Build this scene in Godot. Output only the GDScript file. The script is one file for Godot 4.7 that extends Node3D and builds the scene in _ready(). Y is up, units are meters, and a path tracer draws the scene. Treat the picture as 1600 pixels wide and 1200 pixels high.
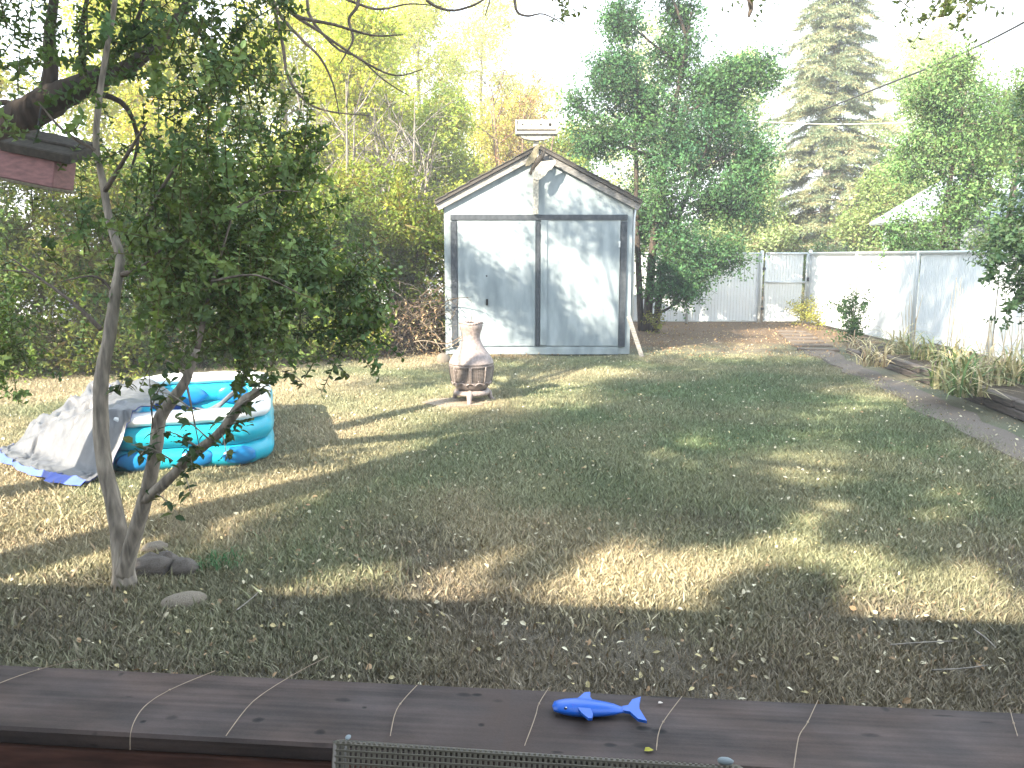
extends Node3D
# A back garden in early autumn: dry lawn under dappled shade, pale shed, paddling pool, chiminea, white slatted fence.

const SUN_BACK := Vector3(-0.56, 0.53, 0.64)     # towards the sun

var M := {}
var taken := {}
var gap := FastNoiseLite.new()
var openings := []       # [place, radius]: where sun comes down through gaps in the crowns
var patch := FastNoiseLite.new()

# ---------------------------------------------------------------- nodes
func numbered(called: String, parent: Node) -> String:
	var key := str(parent.get_instance_id()) + called
	var n: int = taken.get(key, 0)
	taken[key] = n + 1
	return called if n == 0 else "%s_%03d" % [called, n]

func thing(called: String, label: String, category: String, at := Vector3.ZERO, turn := 0.0, group := "") -> Node3D:
	var o := Node3D.new()
	o.name = numbered(called, self)
	add_child(o)
	o.position = at
	o.rotation.y = turn
	tag(o, label, category, group)
	return o

func tag(o: Node, label: String, category: String, group := "") -> void:
	o.set_meta("label", label)
	o.set_meta("category", category)
	if group != "":
		o.set_meta("group", group)

func part(called: String, mesh: Mesh, material: Material, parent: Node = self) -> MeshInstance3D:
	var o := MeshInstance3D.new()
	o.name = numbered(called, parent)
	o.mesh = mesh
	o.material_override = material
	parent.add_child(o)
	return o

func structure(called: String, mesh: Mesh, material: Material) -> MeshInstance3D:
	var o := part(called, mesh, material)
	o.set_meta("kind", "structure")
	return o

func many(called: String, mesh: Mesh, material: Material, places: Array, colors: Array, parent: Node = self) -> MultiMeshInstance3D:
	var mm := MultiMesh.new()
	mm.transform_format = MultiMesh.TRANSFORM_3D
	mm.use_colors = true
	mm.mesh = mesh
	mm.instance_count = places.size()
	for i in places.size():
		mm.set_instance_transform(i, places[i])
		mm.set_instance_color(i, colors[i])
	var o := MultiMeshInstance3D.new()
	o.name = numbered(called, parent)
	o.multimesh = mm
	o.material_override = material
	o.set_meta("kind", "stuff")
	parent.add_child(o)
	return o

func dice(n: int) -> RandomNumberGenerator:
	var r := RandomNumberGenerator.new()
	r.seed = n
	return r

# ---------------------------------------------------------------- materials
func lin(r: float, g: float, b: float) -> Color:
	return Color(r, g, b).linear_to_srgb()

func noise_map(n: int, freq: float, dark: Color, light: Color, size := 256, octaves := 4, kind := FastNoiseLite.TYPE_SIMPLEX_SMOOTH) -> NoiseTexture2D:
	var f := FastNoiseLite.new()
	f.seed = n
	f.frequency = freq
	f.noise_type = kind
	f.fractal_octaves = octaves
	var t := NoiseTexture2D.new()
	t.noise = f
	t.width = size
	t.height = size
	t.seamless = true
	var g := Gradient.new()
	g.set_color(0, dark)
	g.set_color(1, light)
	t.color_ramp = g
	return t

func mat(called: String, c: Color, rough := 0.8, tex: Texture2D = null, scale := Vector3.ONE, bump := 0.0, metal := 0.0) -> StandardMaterial3D:
	var m := StandardMaterial3D.new()
	m.resource_name = called
	m.albedo_color = c
	m.roughness = rough
	m.metallic = metal
	m.cull_mode = BaseMaterial3D.CULL_DISABLED
	if tex:
		m.albedo_texture = tex
		m.uv1_triplanar = true
		m.uv1_scale = scale
		if bump != 0.0:
			m.heightmap_enabled = true
			m.heightmap_texture = tex
			m.heightmap_scale = bump
	M[called] = m
	return m

func plank_picture() -> ImageTexture:
	# weathered board: long grain streaks, darker stains and scuffs
	var long := FastNoiseLite.new()
	long.seed = 5
	long.frequency = 0.012
	long.fractal_octaves = 4
	var blot := FastNoiseLite.new()
	blot.seed = 9
	blot.frequency = 0.011
	blot.fractal_octaves = 5
	var w := 1024
	var h := 128
	var im := Image.create(w, h, false, Image.FORMAT_RGB8)
	var r := dice(12)
	var scuffs := []
	for i in 42:
		scuffs.append([r.randf() * w, r.randf() * h, r.randf_range(2.0, 9.0), r.randf_range(1.5, 6.0), r.randf_range(0.2, 0.75)])
	for y in h:
		for x in w:
			var edge := minf(1.0, minf(x, w - x) / 60.0)
			var k := 0.80 + 0.16 * long.get_noise_2d(x * 0.16, y * 7.0) * edge + 0.24 * blot.get_noise_2d(x, y * 1.6) * edge + r.randf_range(-0.035, 0.035)
			for q in scuffs:
				var dx: float = (x - q[0]) / q[2]
				if absf(dx) > 1.4:
					continue
				var dy: float = (y - q[1]) / q[3]
				var d := dx * dx + dy * dy + 0.5 * blot.get_noise_2d(x * 6.0, y * 6.0)
				if d < 1.0:
					k *= 1.0 - q[4] * (1.0 - d) * 0.9
			var b := 0.05 * blot.get_noise_2d(x * 0.7 + 300.0, y * 0.7)
			im.set_pixel(x, y, Color(clampf(k + b, 0, 1), clampf(k, 0, 1), clampf(k - b, 0, 1)))
	return ImageTexture.create_from_image(im)

func leaf_mat(called: String, through: Color, rough := 0.55) -> void:
	var m := mat(called, Color.WHITE, rough)
	m.vertex_color_use_as_albedo = true
	m.backlight_enabled = true
	m.backlight = through
	m.metallic_specular = 0.35

func materials() -> void:
	var grain := noise_map(11, 0.02, Color(0.62, 0.62, 0.62), Color(1, 1, 1), 256, 5)
	var coarse := noise_map(12, 0.012, Color(0.45, 0.45, 0.45), Color(1, 1, 1), 256, 5)
	var weather := noise_map(13, 0.008, Color(0.74, 0.76, 0.77), Color(1, 1, 1), 512, 5)
	var speck := noise_map(14, 0.09, Color(0.55, 0.53, 0.5), Color(1, 1, 1), 512, 3)
	var faint := noise_map(15, 0.01, Color(0.90, 0.91, 0.92), Color(1, 1, 1), 256, 5)
	mat("bark", lin(0.24, 0.19, 0.15), 0.95, coarse, Vector3(6, 1.2, 6), 1.2)
	mat("pale_bark", lin(0.50, 0.43, 0.35), 0.9, coarse, Vector3(9, 1.5, 9), 0.6)
	mat("dark_bark", lin(0.12, 0.09, 0.07), 0.95, coarse, Vector3(5, 1.2, 5), 1.5)
	mat("grey_bark", lin(0.45, 0.40, 0.34), 0.9, coarse, Vector3(4, 1, 4), 0.8)
	mat("dead_wood", lin(0.40, 0.28, 0.20), 0.9, grain, Vector3(6, 6, 6), 0.2)
	mat("pale_stem", lin(0.50, 0.42, 0.30), 0.9)
	mat("vine", lin(0.34, 0.26, 0.19), 0.9)
	mat("inner_iron", lin(0.17, 0.14, 0.125), 0.9)
	leaf_mat("leaf", Color(0.8, 0.8, 0.42))
	leaf_mat("thin_leaf", Color(1.0, 1.0, 0.6))
	leaf_mat("needle", Color(0.2, 0.2, 0.15))
	leaf_mat("blade", Color(0.35, 0.35, 0.2), 0.7)
	leaf_mat("litter", Color(0.3, 0.28, 0.15), 0.75)
	var lawn := mat("lawn", Color.WHITE, 0.95, speck, Vector3(1.7, 1.7, 1.7), 1.5)
	lawn.vertex_color_use_as_albedo = true
	lawn.uv1_world_triplanar = true
	mat("concrete", lin(0.215, 0.178, 0.15), 0.9, speck, Vector3(1.3, 1.3, 1.3), 0.4)
	mat("soil", lin(0.12, 0.09, 0.06), 0.95, speck, Vector3(2, 2, 2), 2.0)
	mat("sand", lin(0.52, 0.42, 0.33), 0.95, speck, Vector3(3, 3, 3), 0.6)
	mat("timber", lin(0.17, 0.135, 0.115), 0.9, grain, Vector3(8, 8, 0.7), 0.8)
	mat("shed_paint", lin(0.41, 0.465, 0.485), 0.6, weather, Vector3(0.8, 0.35, 0.8), 0.15)
	mat("door_paint", lin(0.385, 0.44, 0.465), 0.55, weather, Vector3(0.9, 0.3, 0.9), 0.15)
	mat("dark_trim", lin(0.07, 0.08, 0.095), 0.75, weather, Vector3(3, 3, 3), 0.2)
	mat("roofing", lin(0.16, 0.15, 0.14), 0.95, speck, Vector3(3, 3, 3), 0.6)
	mat("grey_board", lin(0.44, 0.42, 0.39), 0.9, grain, Vector3(2, 8, 2), 0.3)
	mat("white_board", lin(0.72, 0.68, 0.58), 0.8, grain, Vector3(4, 4, 4), 0.2)
	mat("olive_board", lin(0.26, 0.23, 0.15), 0.85, grain, Vector3(5, 5, 5), 0.2)
	mat("dark_board", lin(0.09, 0.075, 0.06), 0.9, grain, Vector3(5, 5, 5), 0.2)
	mat("black", lin(0.015, 0.014, 0.013), 0.9)
	mat("fence_white", lin(0.84, 0.87, 0.89), 0.5, faint, Vector3(0.7, 0.5, 0.7))
	mat("fence_metal", lin(0.62, 0.65, 0.66), 0.45, null, Vector3.ONE, 0.0, 0.3)
	mat("clay", lin(0.44, 0.36, 0.335), 0.55, grain, Vector3(5, 5, 5), 0.15)
	mat("bronze", lin(0.30, 0.25, 0.23), 0.6, grain, Vector3(7, 7, 7), 0.1)
	mat("screen_wire", lin(0.32, 0.27, 0.245), 0.6)
	mat("pool_blue", lin(0.02, 0.39, 0.53), 0.3)
	mat("pool_deep", lin(0.015, 0.20, 0.47), 0.3)
	mat("pool_white", lin(0.78, 0.80, 0.82), 0.32)
	mat("tarp_grey", lin(0.165, 0.17, 0.18), 0.42, noise_map(17, 0.02, Color(0.78, 0.78, 0.8), Color(1, 1, 1), 256, 4), Vector3(2, 2, 2), 0.3)
	mat("tarp_blue", lin(0.08, 0.13, 0.50), 0.5)
	mat("stone", lin(0.24, 0.21, 0.19), 0.9, speck, Vector3(4, 4, 4), 0.8)
	mat("tan_stone", lin(0.36, 0.31, 0.25), 0.9, speck, Vector3(3, 3, 3), 0.3)
	mat("plank_top", lin(0.098, 0.069, 0.061), 0.85, plank_picture(), Vector3(0.3333, 4.0, 4.0), 0.25)
	mat("plank_red", lin(0.17, 0.075, 0.055), 0.8, grain, Vector3(1, 6, 6), 0.3)
	mat("plank_dark", lin(0.07, 0.035, 0.028), 0.9, grain, Vector3(1, 6, 6), 0.3)
	mat("sling", lin(0.16, 0.145, 0.115), 0.7)
	mat("chair_metal", lin(0.11, 0.10, 0.09), 0.4, null, Vector3.ONE, 0.0, 0.6)
	mat("toy_blue", lin(0.008, 0.10, 0.50), 0.28)
	mat("toy_violet", lin(0.10, 0.07, 0.55), 0.3)
	mat("white_plastic", lin(0.75, 0.75, 0.75), 0.3)
	mat("red_paint", lin(0.40, 0.20, 0.195), 0.75, weather, Vector3(3, 9, 3), 0.1)
	mat("pink_white", lin(0.70, 0.55, 0.52), 0.8, grain, Vector3(9, 9, 9), 0.3)
	mat("wire", lin(0.03, 0.03, 0.03), 0.7)
	mat("pale_wire", lin(0.6, 0.58, 0.5), 0.6)
	mat("siding", lin(0.34, 0.38, 0.40), 0.7, weather, Vector3(0.5, 0.5, 0.5))
	mat("house_wall", lin(0.42, 0.40, 0.36), 0.8, weather, Vector3(0.4, 0.4, 0.4))

# ---------------------------------------------------------------- shapes
func begin(smooth := true) -> SurfaceTool:
	var st := SurfaceTool.new()
	st.begin(Mesh.PRIMITIVE_TRIANGLES)
	st.set_smooth_group(0 if smooth else -1)
	return st

func done(st: SurfaceTool) -> ArrayMesh:
	st.generate_normals()
	st.index()
	return st.commit()

func tri(st: SurfaceTool, a: Vector3, b: Vector3, c: Vector3) -> void:
	st.add_vertex(a)
	st.add_vertex(b)
	st.add_vertex(c)

func quad(st: SurfaceTool, a: Vector3, b: Vector3, c: Vector3, d: Vector3) -> void:
	tri(st, a, b, c)
	tri(st, a, c, d)

func box(st: SurfaceTool, mid: Vector3, size: Vector3, bevel := 0.004, turn := Basis.IDENTITY) -> void:
	# a chamfered box: six faces, twelve edges, eight corners
	var h := size / 2.0
	var b: float = minf(bevel, minf(h.x, minf(h.y, h.z)) * 0.6)
	var v := {}
	for sx in [-1, 1]:
		for sy in [-1, 1]:
			for sz in [-1, 1]:
				var s := Vector3(sx, sy, sz)
				for k in 3:
					var p := h - Vector3(b, b, b)
					p[k] = h[k]
					v[[sx, sy, sz, k]] = mid + turn * (p * s)
	for s in [-1, 1]:
		face(st, mid, v[[s, -1, -1, 0]], v[[s, 1, -1, 0]], v[[s, 1, 1, 0]], v[[s, -1, 1, 0]])
		face(st, mid, v[[-1, s, -1, 1]], v[[1, s, -1, 1]], v[[1, s, 1, 1]], v[[-1, s, 1, 1]])
		face(st, mid, v[[-1, -1, s, 2]], v[[1, -1, s, 2]], v[[1, 1, s, 2]], v[[-1, 1, s, 2]])
		for t in [-1, 1]:
			face(st, mid, v[[s, t, -1, 0]], v[[s, t, 1, 0]], v[[s, t, 1, 1]], v[[s, t, -1, 1]])
			face(st, mid, v[[s, -1, t, 0]], v[[s, 1, t, 0]], v[[s, 1, t, 2]], v[[s, -1, t, 2]])
			face(st, mid, v[[-1, s, t, 1]], v[[1, s, t, 1]], v[[1, s, t, 2]], v[[-1, s, t, 2]])
			for u in [-1, 1]:
				var a: Vector3 = v[[s, t, u, 0]]
				var c: Vector3 = v[[s, t, u, 1]]
				var d: Vector3 = v[[s, t, u, 2]]
				if (c - a).cross(d - a).dot(a - mid) > 0.0:
					tri(st, a, d, c)
				else:
					tri(st, a, c, d)

func face(st: SurfaceTool, mid: Vector3, a: Vector3, b: Vector3, c: Vector3, d: Vector3) -> void:
	if (b - a).cross(c - a).dot((a + c) / 2.0 - mid) > 0.0:
		quad(st, a, d, c, b)
	else:
		quad(st, a, b, c, d)

func box_mesh(size: Vector3, bevel := 0.004) -> ArrayMesh:
	var st := begin(false)
	box(st, Vector3.ZERO, size, bevel)
	return done(st)

func smooth_line(pts: Array, steps: int) -> Array:
	var out := []
	for i in pts.size() - 1:
		var a = pts[maxi(i - 1, 0)]
		var b = pts[i]
		var c = pts[i + 1]
		var d = pts[mini(i + 2, pts.size() - 1)]
		for k in steps:
			var t := float(k) / steps
			out.append(0.5 * ((2.0 * b) + (c - a) * t + (2.0 * a - 5.0 * b + 4.0 * c - d) * t * t + (3.0 * b - a - 3.0 * c + d) * t * t * t))
	out.append(pts[-1])
	return out

func tube(st: SurfaceTool, line: Array, radii: Array, sides := 8, steps := 1, wobble := 0.0, n := 1) -> void:
	var pts := smooth_line(line, steps) if steps > 1 else line
	var rr := smooth_line(radii, steps) if steps > 1 else radii
	var r := dice(n)
	var rings := []
	var side := Vector3.RIGHT
	for i in pts.size():
		var dir: Vector3 = (pts[mini(i + 1, pts.size() - 1)] - pts[maxi(i - 1, 0)]).normalized()
		if absf(dir.dot(side)) > 0.9:
			side = Vector3.UP if absf(dir.y) < 0.9 else Vector3.BACK
		side = (side - dir * dir.dot(side)).normalized()
		var up := dir.cross(side)
		var ring := []
		for k in sides:
			var a := TAU * k / sides
			var q: float = rr[i] * (1.0 + wobble * r.randf_range(-1, 1))
			ring.append(pts[i] + side * cos(a) * q + up * sin(a) * q)
		rings.append(ring)
	for i in rings.size() - 1:
		for k in sides:
			var j := (k + 1) % sides
			quad(st, rings[i][k], rings[i + 1][k], rings[i + 1][j], rings[i][j])
	for e in [0, rings.size() - 1]:
		if rr[e] > 0.004:
			for k in sides:
				var j := (k + 1) % sides
				if e == 0:
					tri(st, pts[0], rings[0][k], rings[0][j])
				else:
					tri(st, pts[-1], rings[-1][j], rings[-1][k])

func tube_mesh(line: Array, radii: Array, sides := 8, steps := 1, wobble := 0.0, n := 1) -> ArrayMesh:
	var st := begin()
	tube(st, line, radii, sides, steps, wobble, n)
	return done(st)

func lathe(st: SurfaceTool, profile: Array, sides := 32, at := Vector3.ZERO, from := 0.0, to := TAU) -> void:
	for i in profile.size() - 1:
		var a: Vector2 = profile[i]
		var b: Vector2 = profile[i + 1]
		for k in sides:
			var p := from + (to - from) * k / sides
			var q := from + (to - from) * (k + 1) / sides
			quad(st, at + Vector3(a.x * cos(p), a.y, a.x * sin(p)), at + Vector3(a.x * cos(q), a.y, a.x * sin(q)), at + Vector3(b.x * cos(q), b.y, b.x * sin(q)), at + Vector3(b.x * cos(p), b.y, b.x * sin(p)))

func slab(st: SurfaceTool, outline: Array, depth: float, place := Transform3D.IDENTITY) -> void:
	# an outline in x and y given a thickness along z
	var flat := PackedVector2Array(outline)
	var ids := Geometry2D.triangulate_polygon(flat)
	for s in [-1.0, 1.0]:
		for i in range(0, ids.size(), 3):
			var a := place * Vector3(flat[ids[i]].x, flat[ids[i]].y, s * depth / 2)
			var b := place * Vector3(flat[ids[i + 1]].x, flat[ids[i + 1]].y, s * depth / 2)
			var c := place * Vector3(flat[ids[i + 2]].x, flat[ids[i + 2]].y, s * depth / 2)
			var out := (b - a).cross(c - a).dot(place.basis.z * s) > 0.0
			if out:
				tri(st, a, c, b)
			else:
				tri(st, a, b, c)
	var clockwise := Geometry2D.is_polygon_clockwise(flat)
	for i in flat.size():
		var p := flat[i]
		var q := flat[(i + 1) % flat.size()]
		var a := place * Vector3(p.x, p.y, -depth / 2)
		var b := place * Vector3(q.x, q.y, -depth / 2)
		var c := place * Vector3(q.x, q.y, depth / 2)
		var d := place * Vector3(p.x, p.y, depth / 2)
		if clockwise:
			quad(st, a, b, c, d)
		else:
			quad(st, a, d, c, b)

func pebble(n: int, size: Vector3, rough := 0.15, rings := 9, sides := 14) -> ArrayMesh:
	var f := FastNoiseLite.new()
	f.seed = n
	f.frequency = 0.9
	var st := begin()
	var g := []
	for i in rings + 1:
		var row := []
		for k in sides:
			var a := PI * i / rings
			var b := TAU * k / sides
			var d := Vector3(sin(a) * cos(b), cos(a), sin(a) * sin(b))
			row.append(d * size * (1.0 + rough * 2.0 * f.get_noise_3dv(d * 1.4)))
		g.append(row)
	for i in rings:
		for k in sides:
			var j := (k + 1) % sides
			quad(st, g[i][k], g[i][j], g[i + 1][j], g[i + 1][k])
	return done(st)

# ---------------------------------------------------------------- leaves
func leaf(st: SurfaceTool, base: Vector3, dir: Vector3, up: Vector3, length: float, width: float, c: Color, fine := false) -> void:
	var side := dir.cross(up).normalized()
	up = side.cross(dir).normalized()
	st.set_color(c)
	if fine:
		var m1 := base + dir * length * 0.3 + up * length * 0.03
		var m2 := base + dir * length * 0.65 + up * length * 0.02
		var tip := base + dir * length - up * length * 0.1
		for s in [-1.0, 1.0]:
			var a: Vector3 = m1 + side * s * width * 0.48 + up * width * 0.14
			var b: Vector3 = m2 + side * s * width * 0.42 + up * width * 0.1
			tri(st, base, a, m1)
			quad(st, m1, a, b, m2)
			tri(st, m2, b, tip)
	else:
		var tip := base + dir * length - up * length * 0.12
		var mid := base + dir * length * 0.45
		tri(st, base, mid + side * width * 0.5 + up * width * 0.18, tip)
		tri(st, base, tip, mid - side * width * 0.5 + up * width * 0.18)

func on_ball(r: RandomNumberGenerator) -> Vector3:
	while true:
		var v := Vector3(r.randf_range(-1, 1), r.randf_range(-1, 1), r.randf_range(-1, 1))
		if v.length_squared() < 1.0 and v.length_squared() > 0.01:
			return v.normalized()
	return Vector3.UP

func tint(r: RandomNumberGenerator, spread := 0.25) -> Color:
	var k := r.randf_range(1.0 - spread, 1.0 + spread)
	return Color(k * r.randf_range(0.85, 1.15), k, k * r.randf_range(0.8, 1.1))

func spray(n: int, count: int, length: float, size: float, fine := false, aspect := 0.55) -> ArrayMesh:
	# a twig with alternate leaves
	var r := dice(n)
	var st := begin(false)
	var tip := Vector3(r.randf_range(-0.15, 0.15), 1, r.randf_range(-0.15, 0.15)).normalized() * length
	st.set_color(Color(0.8, 0.5, 0.6))
	tube(st, [Vector3.ZERO, tip * 0.5 + on_ball(r) * length * 0.05, tip], [0.004, 0.003, 0.0015], 3)
	for i in count:
		var t := (i + 0.6) / count
		var a := i * 2.4 + r.randf_range(-0.5, 0.5)
		var out := Vector3(cos(a), r.randf_range(-0.2, 0.7), sin(a)).normalized()
		leaf(st, tip * t, out, (Vector3.UP + on_ball(r) * 0.7).normalized(), size * r.randf_range(0.7, 1.15), size * aspect * r.randf_range(0.85, 1.1), tint(r, 0.3), fine)
	return done(st)

func clump(n: int, count: int, radius: float, size: float, aspect := 0.55, flat := 0.8) -> ArrayMesh:
	# leaves on a few short twigs
	var r := dice(n)
	var st := begin(false)
	var twigs := []
	for i in 5:
		var d := on_ball(r)
		d.y *= flat
		twigs.append(d * radius)
		st.set_color(Color(0.7, 0.45, 0.6))
		tube(st, [Vector3.ZERO, d * radius * 0.5 + on_ball(r) * radius * 0.08, d * radius], [0.007, 0.005, 0.002], 3)
	for i in count:
		var t: Vector3 = twigs[i % 5]
		var p := t * r.randf_range(0.15, 1.05) + on_ball(r) * radius * r.randf_range(0.05, 0.35)
		leaf(st, p, on_ball(r), (Vector3.UP + on_ball(r) * 0.9).normalized(), size * r.randf_range(0.65, 1.2), size * aspect * r.randf_range(0.8, 1.2), tint(r, 0.28))
	return done(st)

func turned(r: RandomNumberGenerator, at: Vector3, s: float, upright := false) -> Transform3D:
	var b := Basis(Vector3.UP, r.randf() * TAU)
	if not upright:
		b = Basis(on_ball(r), r.randf() * TAU)
	return Transform3D(b.scaled(Vector3(s, s, s)), at)

func in_opening(w: Vector3, coarse := true) -> bool:
	var s := SUN_BACK.normalized()
	for q in openings:
		var d: Vector3 = w - q[0]
		var along := d.dot(s)
		if along > 0.8 and (d - s * along).length() < q[1] + (q[2] if coarse and q.size() > 2 else 0.0):
			return true
	return false

func foliage(o: Node3D, blobs: Array, meshes: Array, material: Material, ca: Color, cb: Color, n: int, thin := -1.0, s0 := 0.8, s1 := 1.25, holes := 1.0, shade := false, coarse := true) -> void:
	# blobs: [centre, radii, how many]; the tree's own axes
	var r := dice(n)
	var places := []
	var colors := []
	for m in meshes:
		places.append([])
		colors.append([])
	for b in blobs:
		var left: int = b[2]
		var tries := 0
		while left > 0 and tries < left * 8 + 200:
			tries += 1
			var p: Vector3 = b[0] + on_ball(r) * b[1] * pow(r.randf(), 0.42)
			var w: Vector3 = p + o.position
			if gap.get_noise_3dv(w * holes) < thin or (shade and in_opening(w, coarse)):
				continue
			left -= 1
			var k := r.randi() % meshes.size()
			places[k].append(turned(r, p, r.randf_range(s0, s1)))
			var mixing := clampf(r.randf() * 0.6 + 0.4 * (0.5 + patch.get_noise_3dv(w * 0.8)), 0, 1)
			var c := ca.lerp(cb, mixing) * r.randf_range(0.7, 1.35)
			c.a = 1.0
			colors[k].append(c)
	for k in meshes.size():
		if places[k].size():
			many("crown", meshes[k], material, places[k], colors[k], o)

func limbs(o: Node3D, trunk: Array, blobs: Array, thick: float, bark: Material, n: int, twigs := 5) -> void:
	var r := dice(n)
	for b in blobs:
		var start: Vector3 = trunk[0]
		var best := 1e9
		for i in trunk.size() - 1:
			for q in 4:
				var p: Vector3 = trunk[i].lerp(trunk[i + 1], q / 4.0)
				var d: Vector3 = b[0] - p
				var cost := d.length() + (2.0 if d.y < 0.3 * Vector2(d.x, d.z).length() else 0.0)
				if cost < best:
					best = cost
					start = p
		var end: Vector3 = b[0] + Vector3(0, b[1].y * 0.3, 0)
		var mid := start.lerp(end, 0.5) + Vector3(r.randf_range(-0.1, 0.1), -0.08, r.randf_range(-0.1, 0.1)) * (end - start).length()
		var st := begin()
		tube(st, [start, mid, end], [thick, thick * 0.7, thick * 0.25], 6, 4, 0.06, r.randi())
		for i in twigs:
			var from := mid.lerp(end, r.randf_range(-0.2, 0.9))
			var to: Vector3 = b[0] + on_ball(r) * b[1] * 0.85
			tube(st, [from, from.lerp(to, 0.5) + on_ball(r) * 0.08 * (to - from).length(), to], [thick * 0.32, thick * 0.2, thick * 0.06], 4, 3, 0.0, 1)
		part("limb", done(st), bark, o)

func tree(called: String, label: String, category: String, at: Vector3, trunks: Array, blobs: Array, meshes: Array, ca: Color, cb: Color, n: int, bark: Material, thick := 0.03, thin := -0.25, group := "", material: Material = null, twigs := 5) -> Node3D:
	var o := thing(called, label, category, at, 0.0, group)
	for t in trunks:
		part("trunk", tube_mesh(t[0], t[1], 9, 4, 0.07, n), bark, o)
	limbs(o, trunks[0][0], blobs, thick, bark, n, twigs)
	foliage(o, blobs, meshes, material if material else M.leaf, ca, cb, n + 7, thin, 0.8, 1.25, 1.0, called in ["shade_tree", "hedge_tree"])
	return o

func strap(length: float, width: float, lift: float, reach: float, c: Color, n: int) -> ArrayMesh:
	# one long arching leaf
	var r := dice(n)
	var st := begin()
	st.set_color(c)
	var last := []
	for i in 7:
		var t := i / 6.0
		var p := Vector3(r.randf_range(-0.01, 0.01), lift * (1.9 * t - 1.35 * t * t) * length, reach * t * t * length + 0.15 * t * length)
		var w := width * (1.0 - t * t * 0.9) * 0.5
		var row := [p + Vector3(-w, w * 0.3, 0), p, p + Vector3(w, w * 0.3, 0)]
		if last.size():
			quad(st, last[0], row[0], row[1], last[1])
			quad(st, last[1], row[1], row[2], last[2])
		last = row
	return done(st)

# ---------------------------------------------------------------- ground
func lawn_color(x: float, z: float) -> Color:
	var straw := Color(0.40, 0.345, 0.235)
	var green := Color(0.165, 0.215, 0.115)
	var dirt := Color(0.20, 0.165, 0.13)
	var litter := Color(0.30, 0.20, 0.12)
	var d := Vector2((x - 2.4) / 2.6, (z + 8.6) / 4.6).length()
	var g := clampf(1.15 - d * 0.75 + patch.get_noise_2d(x * 1.2, z * 1.2) * 0.7, 0.0, 1.0)
	g = maxf(g, clampf(0.25 + patch.get_noise_2d(x * 0.9 + 40.0, z * 0.9) * 1.2, 0.0, 0.75))
	var c := straw.lerp(green, g)
	var bare := clampf((z + 4.4) * 0.55 + patch.get_noise_2d(x * 2.0, z * 2.0 + 70.0) * 1.1, 0.0, 0.75)
	c = c.lerp(dirt, bare)
	var far := clampf((-z - 12.6 - 0.25 * x + patch.get_noise_2d(x * 1.5, z * 1.5) * 1.5) * 0.6, 0.0, 1.0)
	c = c.lerp(litter, far)
	return c

func ground_y(x: float, z: float) -> float:
	return 0.018 * patch.get_noise_2d(x * 1.5, z * 1.5) + 0.012 * patch.get_noise_2d(x * 5.0, z * 5.0)

func ground() -> void:
	var xs := [-400.0, -120.0, -45.0, -24.0]
	var zs := [120.0, 40.0, 12.0]
	var x := -15.0
	while x <= 13.0:
		xs.append(x)
		x += 0.25
	xs.append_array([20.0, 40.0, 120.0, 400.0])
	var z := 3.0
	while z >= -24.0:
		zs.append(z)
		z -= 0.25
	zs.append_array([-30.0, -45.0, -80.0, -160.0, -500.0])
	var st := begin()
	for j in zs.size():
		for i in xs.size():
			st.set_color(lawn_color(xs[i], zs[j]) * 0.75)
			st.add_vertex(Vector3(xs[i], ground_y(xs[i], zs[j]), zs[j]))
	for j in zs.size() - 1:
		for i in xs.size() - 1:
			var a := j * xs.size() + i
			for k in [a, a + xs.size(), a + 1, a + 1, a + xs.size(), a + xs.size() + 1]:
				st.add_index(k)
	st.generate_normals()
	structure("ground", st.commit(), M.lawn)

func on_path(x: float, z: float) -> bool:
	# between the two edges of the concrete path
	if z < -13.6 or z > -2.0:
		return false
	var edge := 4.98 - (z + 13.8) * -0.0 - (13.8 + z) * 0.128
	return x > edge and x < edge + 0.62

func in_view(x: float, z: float, more := 0.6) -> bool:
	return absf(x) < -z * 0.645 + more and z < -1.9

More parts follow.
